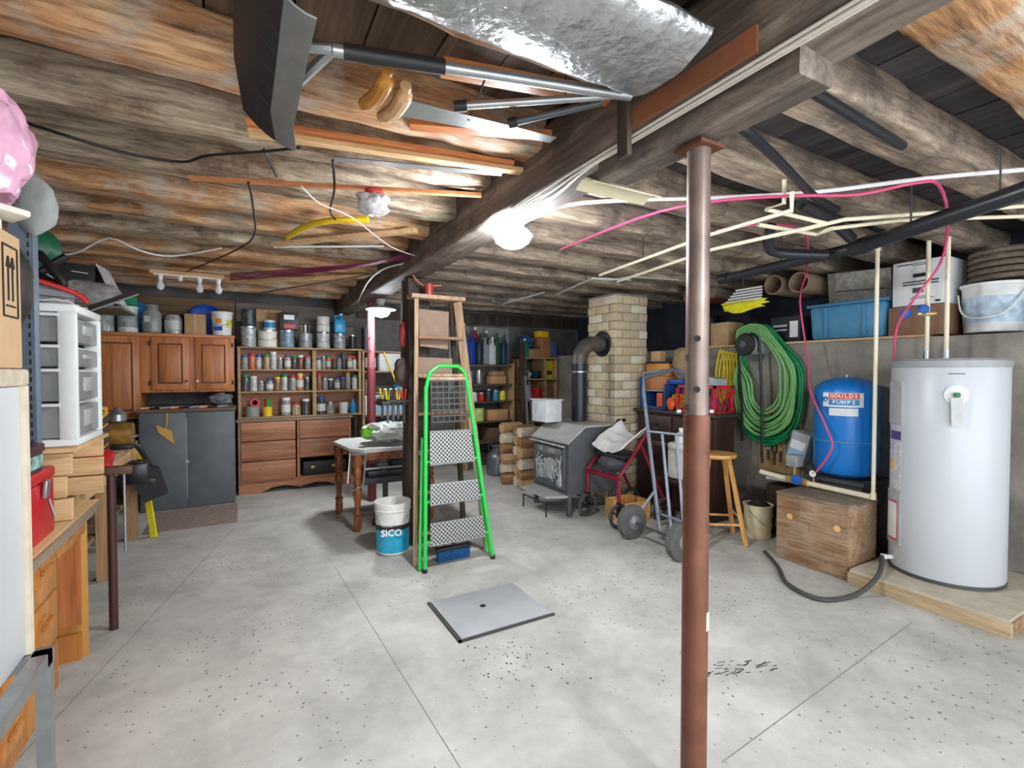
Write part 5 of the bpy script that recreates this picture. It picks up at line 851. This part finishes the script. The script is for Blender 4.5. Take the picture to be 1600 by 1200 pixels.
jug(3.78, 3.35, .45, .14, .2, .5, plain((226, 222, 212), .45), 'cream plastic jug on a small shelf behind the hand truck'); t = thing('small_bench', 'low dark bench carrying the cream jug', 'bench', (3.8, 3.35, 0)); ob('top', MB().bb((3.66, 3.2, .42), (3.98, 3.6, .448)), W_DARK, t)
for x in (3.69, 3.95):
    for y in (3.23, 3.57): ob('leg', MB().bb((x - .015, y - .015, 0), (x + .015, y + .015, .42)), W_DARK, t)
wbx = thing('pine_box', 'small open pine box on the floor beside the walking frame', 'box', (3.55, 3.75, 0))
for a, b in (((3.3, 3.6, .002), (3.32, 3.9, .2)), ((3.62, 3.6, .002), (3.64, 3.9, .2)), ((3.32, 3.6, .002), (3.62, 3.62, .2)), ((3.32, 3.88, .002), (3.62, 3.9, .2)), ((3.32, 3.62, .002), (3.62, 3.88, .02))): ob('board', MB().bb(a, b, .002), W_STOOL, wbx)
cbk = can(4.12, 2.74, 0, .125, .3, plain((224, 208, 172), .5, 0, .1), 'cream plastic bucket of scrap metal beside the stool', 'cream_bucket', 'bucket', taper=.86, handle=True, open_top=True); ob('scrap', MB().blob((4.12, 2.74, .27), (.1, .1, .06), .5, 4, 3), plain((54, 52, 50), .5, .4), cbk)
# ================================================================ PUMP TANK, HEATER
hp = thing('heater_platform', 'low timber platform under the water heater', 'platform', (4.2, 1.45, 0)); PLW = wood((150, 124, 92), (204, 180, 144), None, 1, 4)
ob('deck', MB().bb((3.76, .98, .085), (4.7, 1.8, .105)), plain((188, 176, 156), .8, 0, .15), hp); ob('side_board', MB().bb((3.75, .97, 0), (3.79, 1.81, .085), .003), PLW, hp); ob('side_board', MB().bb((3.79, .97, 0), (4.7, 1.0, .085), .003), W_PLY, hp); ob('side_board', MB().bb((3.79, 1.78, 0), (4.7, 1.81, .085), .003), W_PLY, hp)
wh = thing('water_heater', 'tall white electric water heater on the timber platform', 'water heater', (4.28, 1.45, .106)); hc = Vector((4.28, 1.45, .107)); HW = plain((196, 199, 204), .35, 0, .03, 2)
ob('shell', MB().lathe(hc, [(.305, .02), (.31, .03), (.31, 1.44), (.305, 1.45)], 56), HW, wh); ob('top_cap', MB().lathe(hc, [(.312, 1.425), (.316, 1.44), (.316, 1.47), (.3, 1.485), (.002, 1.49)], 56), plain((158, 160, 162), .45), wh); ob('base_ring', MB().lathe(hc, [(.3, 0), (.312, .002), (.312, .022), (.3, .024)], 56), DKSTEEL, wh)
def onheater(ang, z, w_, h_, mat_, nm, off=.004, par=None):
    d = Vector((math.cos(ang), math.sin(ang), 0)); n = 5; m = MB(); pts = []
    for k in range(n + 1):
        a = ang - w_ / .62 + 2 * w_ / .62 * k / n; pts.append((hc.x + (.31 + off) * math.cos(a), hc.y + (.31 + off) * math.sin(a), hc.z + z))
    bot = [Vector(p) for p in pts]; inn = [Vector((hc.x + .309 * math.cos(ang - w_ / .62 + 2 * w_ / .62 * k / n), hc.y + .309 * math.sin(ang - w_ / .62 + 2 * w_ / .62 * k / n), hc.z + z)) for k in range(n, -1, -1)]
    return ob(nm, m.prism(bot + inn, (0, 0, h_)), mat_, par or wh)
A0 = math.pi + .16
p1 = onheater(A0 - .9, 1.03, .15, .3, plain((176, 178, 180), .4), 'access_cover', .012); onheater(A0 - .9, .18, .15, .38, plain((170, 172, 174), .4), 'access_cover', .012)
onheater(A0 - .9, .21, .11, .28, plain((196, 70, 96), .5), 'label_border', .0135); onheater(A0 - .9, .225, .098, .25, WHITE, 'warning_label', .0145); onheater(A0 - .9, .92, .12, .06, plain((80, 70, 130), .5), 'purple_label', .004); onheater(A0 - .9, .58, .12, .32, plain((206, 206, 206), .5, 0, .3, 40), 'rating_label', .003); onheater(A0 - .95, .7, .05, .08, plain((226, 196, 110), .5), 'energy_label', .006)
a_ = A0 + .3; d = Vector((math.cos(a_), math.sin(a_), 0)); q = hc + d * .312 + Vector((0, 0, 1.25)); tv = Vector((-d.y, d.x, 0))
ob('valve_plate', MB().lathe(q, [(.06, -.004), (.062, .002), (.05, .008), (.002, .01)], 24, 'z', face_M((0, 0, 0), tv, (0, 0, 1)).to_3x3().to_4x4()), WHITE, wh); ob('relief_valve', MB().bar(q + d * .01, q + d * .05, .03, .03, .004), plain((36, 110, 60), .4), wh); ob('valve_tag', MB().prism([q + d * .03 + tv * s_ * .03 + Vector((0, 0, z)) for s_, z in ((-1, -.02), (1, -.02), (.8, -.2), (-.8, -.2))], d * .003), plain((196, 198, 198), .5), wh)
ob('brand_mark', MB().bar(hc + d * .3105 + tv * .04 + Vector((0, 0, 1.385)), hc + d * .3105 - tv * .04 + Vector((0, 0, 1.385)), .004, .006), DKSTEEL, wh)
vd = Vector((math.cos(A0 - .95), math.sin(A0 - .95), 0)); dv = thing('drain_hose', 'dark rubber drain hose curling from the heater drain valve', 'hose', (3.6, 1.9, 0)); v0 = hc + vd * .31 + Vector((0, 0, .07))
ob('valve', MB().cyl(v0, v0 + vd * .06, .016).box(v0 + vd * .05, (.04, .04, .03), (0, 0, .5), .006), WHITE, wh); ob('hose', MB().tube([v0 + vd * .06, px(1372, 900, z=.13), px(1335, 930, z=.02), px(1280, 936, z=.018), px(1230, 912, z=.018), px(1215, 885, z=.02), px(1195, 862, z=.03)], .016, 8, 5), plain((70, 68, 66), .6), dv)
for k, (u, x, y) in enumerate(((1457, 4.3, 1.58), (1480, 4.3, 1.47))):
    t = thing('riser_pipe', ('cream plastic riser pipe on the heater with the blue valve wheel', 'cream plastic riser pipe on the heater toward the bucket')[k], 'pipe', (x, y, 1.6)); ob('pipe', MB().cyl((x, y, 1.6), (x, y, 2.44), .014), PVC, t); ob('coupling', MB().cyl((x, y, 1.595), (x, y, 1.66), .02), STEEL, t)
    if k == 0:
        ob('valve_body', MB().cyl((x - .06, y + .04, 1.92), (x + .02, y - .04, 1.92), .016), plain((196, 168, 110), .4, .5), t); ob('wheel', MB().lathe((x - .045, y + .01, 1.95), [(.012, -.012), (.036, -.008), (.036, .008), (.012, .012)], 18, 'x'), BLUE, t); ob('wheel', MB().lathe((x - .05, y + .11, 1.93), [(.012, -.012), (.036, -.008), (.036, .008), (.012, .012)], 18, 'x'), BLUE, t)
# tank
sd = thing('tank_stand', 'black painted tank stand beside the plywood box', 'stand', (4.42, 2.15, 0)); ob('body', MB().bb((4.24, 1.95, 0), (4.66, 2.38, .6)), plain((58, 58, 60), .6), sd); ob('top_plate', MB().bb((4.22, 1.93, .6), (4.68, 2.4, .63)), plain((70, 70, 72), .6), sd)
tk = thing('pressure_tank', 'blue steel pressure tank with white brand sticker', 'tank', (4.42, 2.16, .63)); kc = Vector((4.42, 2.16, .632)); TKB = plain((20, 118, 200), .35, 0, .06, 5); r_ = .232
ob('vessel', MB().lathe(kc, [(.05, 0), (.16, .01), (.21, .04), (r_, .09), (r_, .72), (.215, .76), (.16, .8), (.08, .825), (.002, .83)], 44), TKB, tk); ob('seam', MB().lathe(kc, [(r_ + .001, .3), (r_ + .004, .305), (r_ + .001, .31)], 44), plain((86, 140, 160), .5), tk); ob('air_valve', MB().cyl(kc + Vector((0, 0, .82)), kc + Vector((0, 0, .85)), .012), STEEL, tk)
td = Vector((-.9, -.436, 0)); tr_ = Vector((.436, -.9, 0)); fa = math.atan2(td.y, td.x) - .12
def ontank(ang, z, w_, h_, mat_, nm, off):
    n = 6; f = w_ / r_ / 2; a = [ang - f + 2 * f * k / n for k in range(n + 1)]; m = MB().prism([kc + Vector(((r_ + off) * math.cos(q), (r_ + off) * math.sin(q), z)) for q in a] + [kc + Vector(((r_ - .002) * math.cos(q), (r_ - .002) * math.sin(q), z)) for q in a[::-1]], (0, 0, h_)); return ob(nm, m, mat_, tk)
ontank(fa, .59, .29, .115, WHITE, 'sticker', .002); ontank(fa + .03, .52, .2, .06, plain((226, 228, 226), .5), 'small_sticker', .002); ontank(fa + .04, .655, .21, .046, plain((222, 70, 44), .5), 'red_band', .0035); ontank(fa + .04, .605, .21, .046, plain((44, 140, 200), .5), 'blue_band', .0035)
def tank_text(body, z, size):
    m = MB(); n = len(body)
    for k, chh in enumerate(body):
        a = fa + .04 + (k - (n - 1) / 2) * (size * .78 / r_); d = Vector((math.cos(a), math.sin(a), 0)); m.text(chh, face_M(kc + d * (r_ + .0038) + Vector((0, 0, z)), (-d.y, d.x, 0), (0, 0, 1)), size, .0008, .0012)
    ob('lettering', m, WHITE, tk)
tank_text('GOULDS', .678, .042); tank_text('PUMPS', .628, .042)
a = fa - .53; d = Vector((math.cos(a), math.sin(a), 0)); ob('emblem', MB().tube([kc + d * (r_ + .003) + Vector((-d.y * .024 * math.cos(k * .5) * (1 - k * .03), d.x * .024 * math.cos(k * .5) * (1 - k * .03), .648 + .024 * math.sin(k * .5) * (1 - k * .03))) for k in range(22)], .0035, 5), plain((40, 100, 160), .5), tk)
bx = thing('plywood_box', 'weathered plywood box on the floor before the blue tank', 'box', (4.0, 2.1, 0)); 
ob('front_panel', MB().bb((3.79, 1.83, .004), (3.81, 2.36, .52), .003), W_PLY, bx); ob('side_panel', MB().bb((3.81, 1.83, .004), (4.2, 1.85, .52), .003), W_PLY, bx); ob('side_panel', MB().bb((3.81, 2.34, .004), (4.2, 2.36, .52), .003), W_PLY, bx); ob('back_panel', MB().bb((4.19, 1.85, .004), (4.21, 2.34, .52)), W_PLY, bx); ob('lid', MB().bb((3.785, 1.825, .52), (4.215, 2.365, .54), .003), plain((130, 112, 92), .8, 0, .3), bx)
for x, y in ((3.789, 1.9), (3.789, 2.25)): ob('knot', MB().lathe((x, y, .36), [(.02, 0), (.024, -.001), (.002, -.0015)], 14, 'x'), plain((226, 178, 110), .7), bx)
cbx = thing('control_box', 'grey pump control box with printed label on the wall', 'control box', (4.5, 2.62, .7)); cM = Matrix.Translation((4.58, 2.6, .8)) @ Matrix.Rotation(.25, 4, 'X')
m = MB().box((0, 0, 0), (.2, .17, .3), bev=.008); m.bm.transform(cM); ob('case', m, plain((170, 172, 172), .5), cbx)
for nm, z, mt in (('white_label', .03, WHITE), ('blue_label', -.05, plain((150, 190, 226), .5))): m = MB().box((-.102, 0, z), (.004, .13, .08)); m.bm.transform(cM); ob(nm, m, mt, cbx)
ob('bracket', MB().bb((4.66, 2.55, .7), (4.72, 2.65, .82)), DKSTEEL, cbx)
ps = thing('pressure_switch', 'small grey pressure switch box above the brass fittings', 'switch', (4.22, 2.3, .66)); ob('case', MB().box((4.17, 2.44, .74), (.1, .1, .1), bev=.008), plain((150, 152, 150), .5), ps); ob('nipple', MB().cyl((4.17, 2.44, .58), (4.17, 2.44, .69), .012), plain((190, 160, 100), .4, .5), ps); ob('conduit_nut', MB().cyl((4.12, 2.42, .72), (4.1, 2.415, .72), .014), STEEL, ps)
pm = thing('pump_manifold', 'brass and plastic pump manifold with gauge and blue valve above the plywood box', 'manifold', (4.1, 2.2, .56)); BR = plain((196, 158, 104), .45, .3)
ob('main_pipe', MB().tube([(4.12, 2.72, .6), (4.13, 2.5, .58), (4.13, 2.2, .57), (4.12, 1.84, .565)], .022, 10, 3), PVC, pm); ob('tee', MB().cyl((4.13, 2.48, .58), (4.13, 2.3, .572), .032), BR, pm); ob('valve_wheel', MB().lathe((4.06, 2.36, .6), [(.012, -.012), (.042, -.008), (.042, .008), (.012, .012)], 18, 'x'), BLUE, pm); ob('valve_stem', MB().cyl((4.06, 2.36, .6), (4.12, 2.36, .58), .008), BR, pm)
g = ob('gauge', MB().lathe((4.14, 2.27, .66), [(.034, .02), (.036, 0), (.034, -.004), (.002, -.003)], 18, 'x'), BLKMET, pm); ob('dial', MB().lathe((4.136, 2.27, .66), [(.028, -.001), (.002, -.002)], 18, 'x'), WHITE, g); ob('needle', MB().bar((4.133, 2.27, .66), (4.133, 2.262, .68), .003), INK, g); ob('gauge_stem', MB().cyl((4.15, 2.27, .57), (4.15, 2.27, .63), .007), BR, pm)
t = thing('supply_riser', 'tall cream supply pipe standing before the blue tank', 'pipe', (4.12, 1.84, .56)); ob('pipe', MB().cyl((4.12, 1.82, .57), (4.12, 1.82, 2.44), .014), PVC, t); ob('elbow', MB().cyl((4.12, 1.82, .55), (4.12, 1.82, .6), .02), PVC, t); ob('tee', MB().cyl((4.12, 1.82, 2.4), (4.12, 1.82, 2.44), .02), PVC, t)
ob('white_board', MB().box((4.47, 2.66, .5), (.36, .26, .02), (0, .1, .1)), plain((214, 214, 212), .5), label='loose white panel lying behind the cream bucket', cat='panel'); ob('panel_support', MB().bb((4.3, 2.6, 0), (4.62, 2.78, .46)), W_DARK, S.objects['white_board'])
# ================================================================ CEILING PIPES AND WIRES (right)
def run(name, pts, r, mat_, label, cat, sm=0, clips=()):
    return ob(name, MB().tube(pts, r, 9, sm), mat_, label=label, cat=cat)
Z = 2.34
sp0 = run('supply_pipe', [px(937, 430, z=Z), px(1112, 366, z=2.32), px(1237, 329, z=2.29), px(1237, 329, z=2.29) + Vector((0, 0, .09))], .011, PVC, 'cream supply pipe under the joists turning up behind the steel post', 'pipe')
a, b = px(937, 430, z=Z), px(1112, 366, z=2.32); q = a.lerp(b, (2.65 - a.y) / (b.y - a.y)); ob('pipe_strap', MB().bar(q, (q.x, q.y, ZJ + .02), .012, .003), DKSTEEL, sp0)
run('supply_pipe', [px(965, 440, z=Z), px(1112, 390, z=2.29), px(1205, 369, z=2.262), px(1260, 357, z=2.275), px(1319, 343, z=2.31), px(1400, 337, z=2.38), px(1600, 322, z=2.42)], .011, PVC, 'long cream supply pipe under the joists with a shallow bend', 'pipe')
vp = run('supply_pipe', [px(1184, 351, z=2.31), px(1275, 366, z=2.29), px(1300, 357, z=2.29), px(1406, 344, z=2.39), px(1600, 338, z=2.42)], .011, PVC, 'cream supply pipe with a sharp vee below the long one', 'pipe')
a, b = px(1406, 344, z=2.39), px(1600, 338, z=2.42); q = a.lerp(b, (1.05 - a.y) / (b.y - a.y)) if (1.05 - a.y) / (b.y - a.y) <= 1 else a.lerp(b, .9); ob('pipe_strap', MB().bar(q, (q.x, q.y, ZJ + .02), .012, .003), DKSTEEL, vp)
run('supply_pipe', [px(1225, 318, z=Z + .03) + Vector((0, 0, .14)), px(1225, 318, z=Z + .03), px(1197, 327, z=Z + .03), px(1290, 349, z=2.296)], .011, PVC, 'short cream pipe with a hairpin bend under the joist', 'pipe')
run('white_cable', [px(800, 345, z=2.4), px(887, 320, z=2.47), px(1000, 312, z=2.475), px(1112, 309, z=2.475), px(1275, 300, z=2.475), px(1444, 279, z=2.475), px(1600, 265, z=2.475)], .011, WHITE, 'thick white cable sagging along the joists above the heater', 'cable', 4)
run('pink_pipe', [px(875, 390, z=2.485), px(1000, 340, z=2.43), px(1112, 315, z=2.4), px(1240, 306, z=2.385), px(1340, 304, z=2.385), px(1430, 286, z=2.41), px(1468, 291, z=2.42), px(1481, 345, z=2.45), px(1470, 410, x=4.15), px(1430, 465, x=4.15), px(1402, 510, x=4.2), px(1397, 562, x=4.25)], .008, PINK, 'pink cable running along the joists down to the heater top', 'cable', 4)
run('pink_pipe', [px(1120, 360, z=2.492), px(1200, 350, z=2.45), px(1256, 362, z=2.45), px(1262, 400, z=2.44), px(1260, 428, z=2.4), px(1250, 470, x=4.4), px(1262, 560, x=4.35), px(1266, 610, x=4.2), px(1290, 665, x=4.12), px(1300, 700, x=4.1), px(1276, 737, x=4.1)], .008, PINK, 'pink cable dropping past the green hoses to the pressure switch', 'cable', 4)
d1, d2, d3 = px(1640, 285, z=2.3), px(1345, 385, z=2.26), px(1125, 437, z=2.24)
t = thing('drain_pipe', 'black plastic drain pipe sloping under the joists above the blue tote', 'pipe', d2); ob('pipe', MB().tube([d1, d2], .042, 16), ABS, t); ob('pipe', MB().tube([d2, d3], .034, 14), ABS, t); ob('coupling', MB().cyl(d2 + (d1 - d2).normalized() * .06, d2 - (d1 - d2).normalized() * .05, .049, n=16), ABS, t); ob('coupling', MB().cyl(d3, d3 + (d2 - d3).normalized() * .08, .041, n=14), ABS, t)
for f in (.2, .66): q = d1.lerp(d2, f); ob('hanger', MB().bar(q + Vector((0, 0, .04)), (q.x, q.y, ZJ + .02), .02, .003), DKSTEEL, t)
q = d2.lerp(d3, .5); ob('hanger', MB().bar(q + Vector((0, 0, .03)), (q.x, q.y, ZJ + .02), .02, .003), DKSTEEL, t); ob('trap', MB().tube([px(1252, 318, z=2.4), px(1300, 345, z=2.36), px(1330, 372, z=2.3)], .032, 12, 4), ABS, t); ob('sweep', MB().tube([px(1205, 352, z=2.36), px(1200, 380, z=2.28), px(1215, 395, z=2.24), px(1290, 398, z=2.24)], .03, 12, 4), ABS, t)
run('vent_hose', [px(1128, 182, z=2.46), px(1160, 200, z=2.42), px(1215, 250, z=2.42), px(1270, 305, z=2.42), px(1308, 328, z=2.4)], .02, ABS, 'thin black vent hose leaving the main beam toward the drain', 'hose', 5)
run('black_conduit', [px(1245, 128, z=2.476), px(1410, 228, z=2.474)], .02, ABS, 'straight black tube fixed under a joist past the steel post', 'tube')
for k, (a, b, c) in enumerate((((770, 470), (785, 475), (850, 457)), ((870, 460), (925, 435), (985, 437)), ((940, 440), (985, 432), (1060, 437)))):
    z = (2.38, 2.38, 2.412)[k]; P3 = [px(*a, z=z), px(*b, z=z), px(*c, z=z)]; o = run('conduit', P3, .009, plain((196, 196, 192), .4, .3), ('thin grey conduit bent under the dark rear joists', 'thin grey conduit above the chimney front', 'thin grey conduit passing the chimney top')[k], 'conduit')
    for p, q in zip(P3, P3[1:]):
        for yj, _ in JR:
            if min(p.y, q.y) < yj < max(p.y, q.y): r = p.lerp(q, (yj - p.y) / (q.y - p.y)); ob('hanger', MB().bar(r, (r.x, r.y, ZJ + .02), .012, .003), DKSTEEL, o)
# ================================================================ CEILING THINGS (left)
fd = thing('foil_duct', 'foil wrapped duct slung under the joists beside the main beam', 'duct', (.6, 1.05, 2.36)); FOIL = plain((196, 198, 200), .22, .85, .2, 30, .6)
ob('duct', MB().sheet(lambda u, v: Vector((.1 + .98 * u, 1.02 + .16 * math.cos(v * 6.283) + .008 * noise.noise(Vector((u * 12, v * 9, 0))), 2.392 + .055 * math.sin(v * 6.283) + .006 * noise.noise(Vector((u * 14, v * 12, 5))))), 40, 28, .003), FOIL, fd)
for x in (.3, .8): ob('strap', MB().bar((x, 1.16, 2.405), (x, 1.23, ZJ + .025), .025, .003), BLKMET, fd)
ss = thing('snow_shovel', 'black snow shovel with steel edge hung under the joists', 'shovel', (.1, 1.6, 2.3))
def bl(u, v): 
    y = 1.18 + .72 * u; k = 1 if u < .75 else 1 - (u - .75) * 1.6
    return Vector((.0 + .16 * v + .06 * (1 - k), y, 2.3 + .16 * (1 - v) ** 2 * k))
ob('blade', MB().sheet(lambda u, v: bl(u, v * .6), 16, 10, .006), plain((30, 30, 32), .5), ss); ob('steel_edge', MB().sheet(lambda u, v: bl(u, .6 + v * .4) + Vector((0, 0, -.003)), 14, 3, .005), plain((150, 152, 152), .35, .6), ss)
for k in range(7): ob('rib', MB().tube([bl(.06 + .13 * k, v / 6 * .58) + Vector((0, 0, -.004)) for v in range(7)], .005, 5), plain((40, 40, 42), .5), ss)
sh0, sh1 = px(520, 78, z=2.36), px(985, 150, z=2.4)
ob('shaft', MB().cyl(sh0, sh1, .016), STEEL, ss); ob('grip', MB().cyl(sh0.lerp(sh1, .03), sh0.lerp(sh1, .33), .021), BLACK, ss); ob('socket', MB().tube([sh0, px(463, 132, z=2.33)], .014, 8), STEEL, ss); ob('socket', MB().tube([sh0, px(440, 72, z=2.36)], .014, 8), STEEL, ss)
for y in (1.28, 1.86): ob('hanger_cord', MB().cyl((.07, y, 2.34), (.07, y, 2.52), .003, n=5), BLACK, ss)
hs = thing('hand_saw', 'old saw with two bulky wooden handles tucked under the joists', 'saw', px(600, 150, z=2.34))
for k, (u, v) in enumerate(((585, 140), (614, 162))):
    q = px(u, v, z=2.36); ob('handle', MB().tube([q + Vector((.012, -.1, .01)), q + Vector((.018, -.05, 0)), q + Vector((.012, .03, -.005)), q + Vector((-.01, .1, 0))], [.018, .027, .026, .021], 10, 4), (wood((170, 110, 40), (206, 148, 70), None, 1, 4, rough=.4), wood((176, 128, 84), (212, 170, 126), None, 1, 4, rough=.5))[k], hs)
a, b = px(630, 155, z=2.38), px(870, 215, z=2.42); ob('blade', MB().prism([a, b, b + Vector((0, .05, 0)), a + Vector((0, .11, 0))], (0, 0, .003)), STEEL, hs); ob('hanger', MB().cyl(a.lerp(b, .4) + Vector((0, .03, 0)), Vector((.72, 1.46, 2.475)), .004, n=5), DKSTEEL, hs)
for k, (p, q, r, lb) in enumerate((((715, 166), (955, 150), .012, 'chrome crutch tube with black rubber tip under the joists'), ((800, 192), (940, 160), .012, 'dark crutch tube with rubber tip beside the chrome one'))):
    a, b = px(*p, z=2.38), px(*q, z=2.42); t = thing('crutch_tube', lb, 'tube', a); ob('tube', MB().cyl(a, b, r), STEEL if k == 0 else DKSTEEL, t); ob('rubber_tip', MB().cyl(a + (a - b).normalized() * .012, a.lerp(b, .06), r * 1.5), BLACK, t); ob('cord', MB().cyl(a.lerp(b, .7), a.lerp(b, .7) + Vector((0, 0, (.11, .07)[k])), .003, n=5), BLACK, t)
def lath(p, q, w_, h_, mat_, label, z=2.457, name='lath'): return ob(name, MB().bar(px(*p, z=z), px(*q, z=z), w_, h_, .002), mat_, label=label, cat='lath')
lath((388, 207), (815, 268), .05, .02, W_PINE, 'long pale pine lath under the joists below the saw'); lath((385, 192), (800, 258), .07, .018, W_ORANGEX, 'reddish board strip lying along the pale pine lath', 2.4765); lath((296, 278), (752, 305), .03, .02, wood((186, 110, 62), (216, 146, 96), None, 0, 5), 'thin orange wooden strip crossing under the joists')
lath((520, 248), (785, 272), .05, .004, STEEL, 'flat bright steel strip beside the pale lath', 2.472); lath((428, 382), (650, 360), .05, .03, W_PINE, 'pine batten below the yellow tube', 2.462); lath((600, 385), (428, 386), .02, .012, WHITE, 'white strip beside the pine batten', 2.487); lath((386, 440), (572, 431), .06, .03, W_PINE, 'wide pine board lying on the wires near the wall', 2.456); lath((405, 458), (596, 427), .03, .014, W_GREY, 'grey wooden strip crossing the wide pine board', 2.4345); lath((690, 105), (955, 153), .09, .02, W_ORANGEX, 'reddish plank tucked over the shovel shaft', 2.484); lath((640, 195), (860, 212), .06, .02, W_ORANGEX, 'reddish slat behind the crutch tubes', 2.49)
ob('yellow_tube', MB().tube([px(449, 370, z=2.43), px(478, 354, z=2.43), px(515, 345, z=2.43), px(575, 343, z=2.43)], .02, 8, 5), YELLOW, label='bent flat yellow tube hung under the joists', cat='tube'); t = thing('parts_bag', 'clear plastic bag of red parts hanging from the joists', 'bag', px(582, 315, z=2.355)); q = px(582, 317, z=2.355)
ob('film', MB().blob(q, (.08, .08, .06), .4, 3, 3), plain((186, 180, 180), .15, 0, .5, 20), t); ob('red_parts', MB().blob(q + Vector((0, -.02, .045)), (.05, .04, .025), .3, 2, 2), plain((190, 50, 50), .5), t); ob('tie', MB().cyl(q + Vector((0, 0, .05)), px(582, 296, z=2.449), .004, n=5), WHITE, t)
BW_ = [([(30, 188, 2.492), (110, 214, 2.44), (200, 240, 2.44), (285, 253, 2.44), (325, 243, 2.44), (420, 236, 2.44), (470, 230, 2.44)], 'black cable sagging across the joists above the drawer tower'), ([(412, 234, 2.45), (420, 250, 2.455), (432, 275, 2.46)], 'short black wire end beside the pine lath'), ([(388, 285, 2.445), (395, 320, 2.42), (396, 370, 2.42), (360, 395, 2.42), (290, 425, 2.42)], 'black wire drooping to the bulb bar'), ([(520, 250, 2.468), (522, 275, 2.43), (522, 300, 2.415), (516, 330, 2.42), (525, 344, 2.431)], 'black wire looping down to the yellow tube')]
for p, lb in BW_: run('black_wire', [px(u, v, z=z) for u, v, z in p], .006, BLACK, lb, 'wire', 4)
run('white_wire', [px(75, 398, z=2.4), px(120, 395, z=2.42), px(170, 372, z=2.513), px(220, 392, z=2.44), px(270, 400, z=2.44), px(345, 388, z=2.5)], .007, WHITE, 'white cable looped over the black carton', 'wire', 4); run('white_wire', [px(470, 290, z=2.447), px(500, 318, z=2.397), px(550, 340, z=2.395), px(610, 385, z=2.395), px(650, 400, z=2.4)], .003, WHITE, 'white cable running to the timber post', 'wire', 4); run('white_wire', [px(560, 470, z=2.3), px(575, 440, z=2.36), px(600, 420, z=2.4), px(640, 410, z=2.4)], .007, WHITE, 'white lamp cable above the red steel post', 'wire', 4)
for k in range(4): run('purple_wire', [px(360, 428 + 3 * k, z=2.42), px(420, 424 + 3 * k, z=2.41), px(500, 418 + 2 * k, z=2.42), px(570, 412 + k, z=2.42), px(645, 394 + 2 * k, z=2.43)], .006, plain((120, 26, 72), .5), 'dark magenta cable bundled under the joists, %s in the bundle' % ORD[k], 'wire', 4)
for k, (x, z, f) in enumerate(((1.186, 2.314, 0), (1.192, 2.3035, 1), (1.198, 2.314, 2), (1.204, 2.3035, 3), (1.21, 2.314, 4))):   # two close layers, fanning out past the bolster
    run('beam_cable', [(x, -.2, z), (x, .6, z), (x, 1.3, z), (x, 1.52, z), (1.19 + .02 * f, 1.8, z), (1.192 + .022 * f, 1.95, 2.312), (1.195 + .022 * f, 2.15, 2.312)], .005, plain((214, 206, 194), .6), 'pale cable stapled under the main beam, %s counting from its ladder side' % ORD[k], 'cable', 4)
run('orange_wire', [px(648, 380, y=3.98), px(642, 420, y=3.98), px(660, 445, y=3.95), px(690, 446, y=3.9)], .006, plain((206, 110, 84), .5), 'salmon cable curling onto the wooden stepladder cap', 'wire', 4)
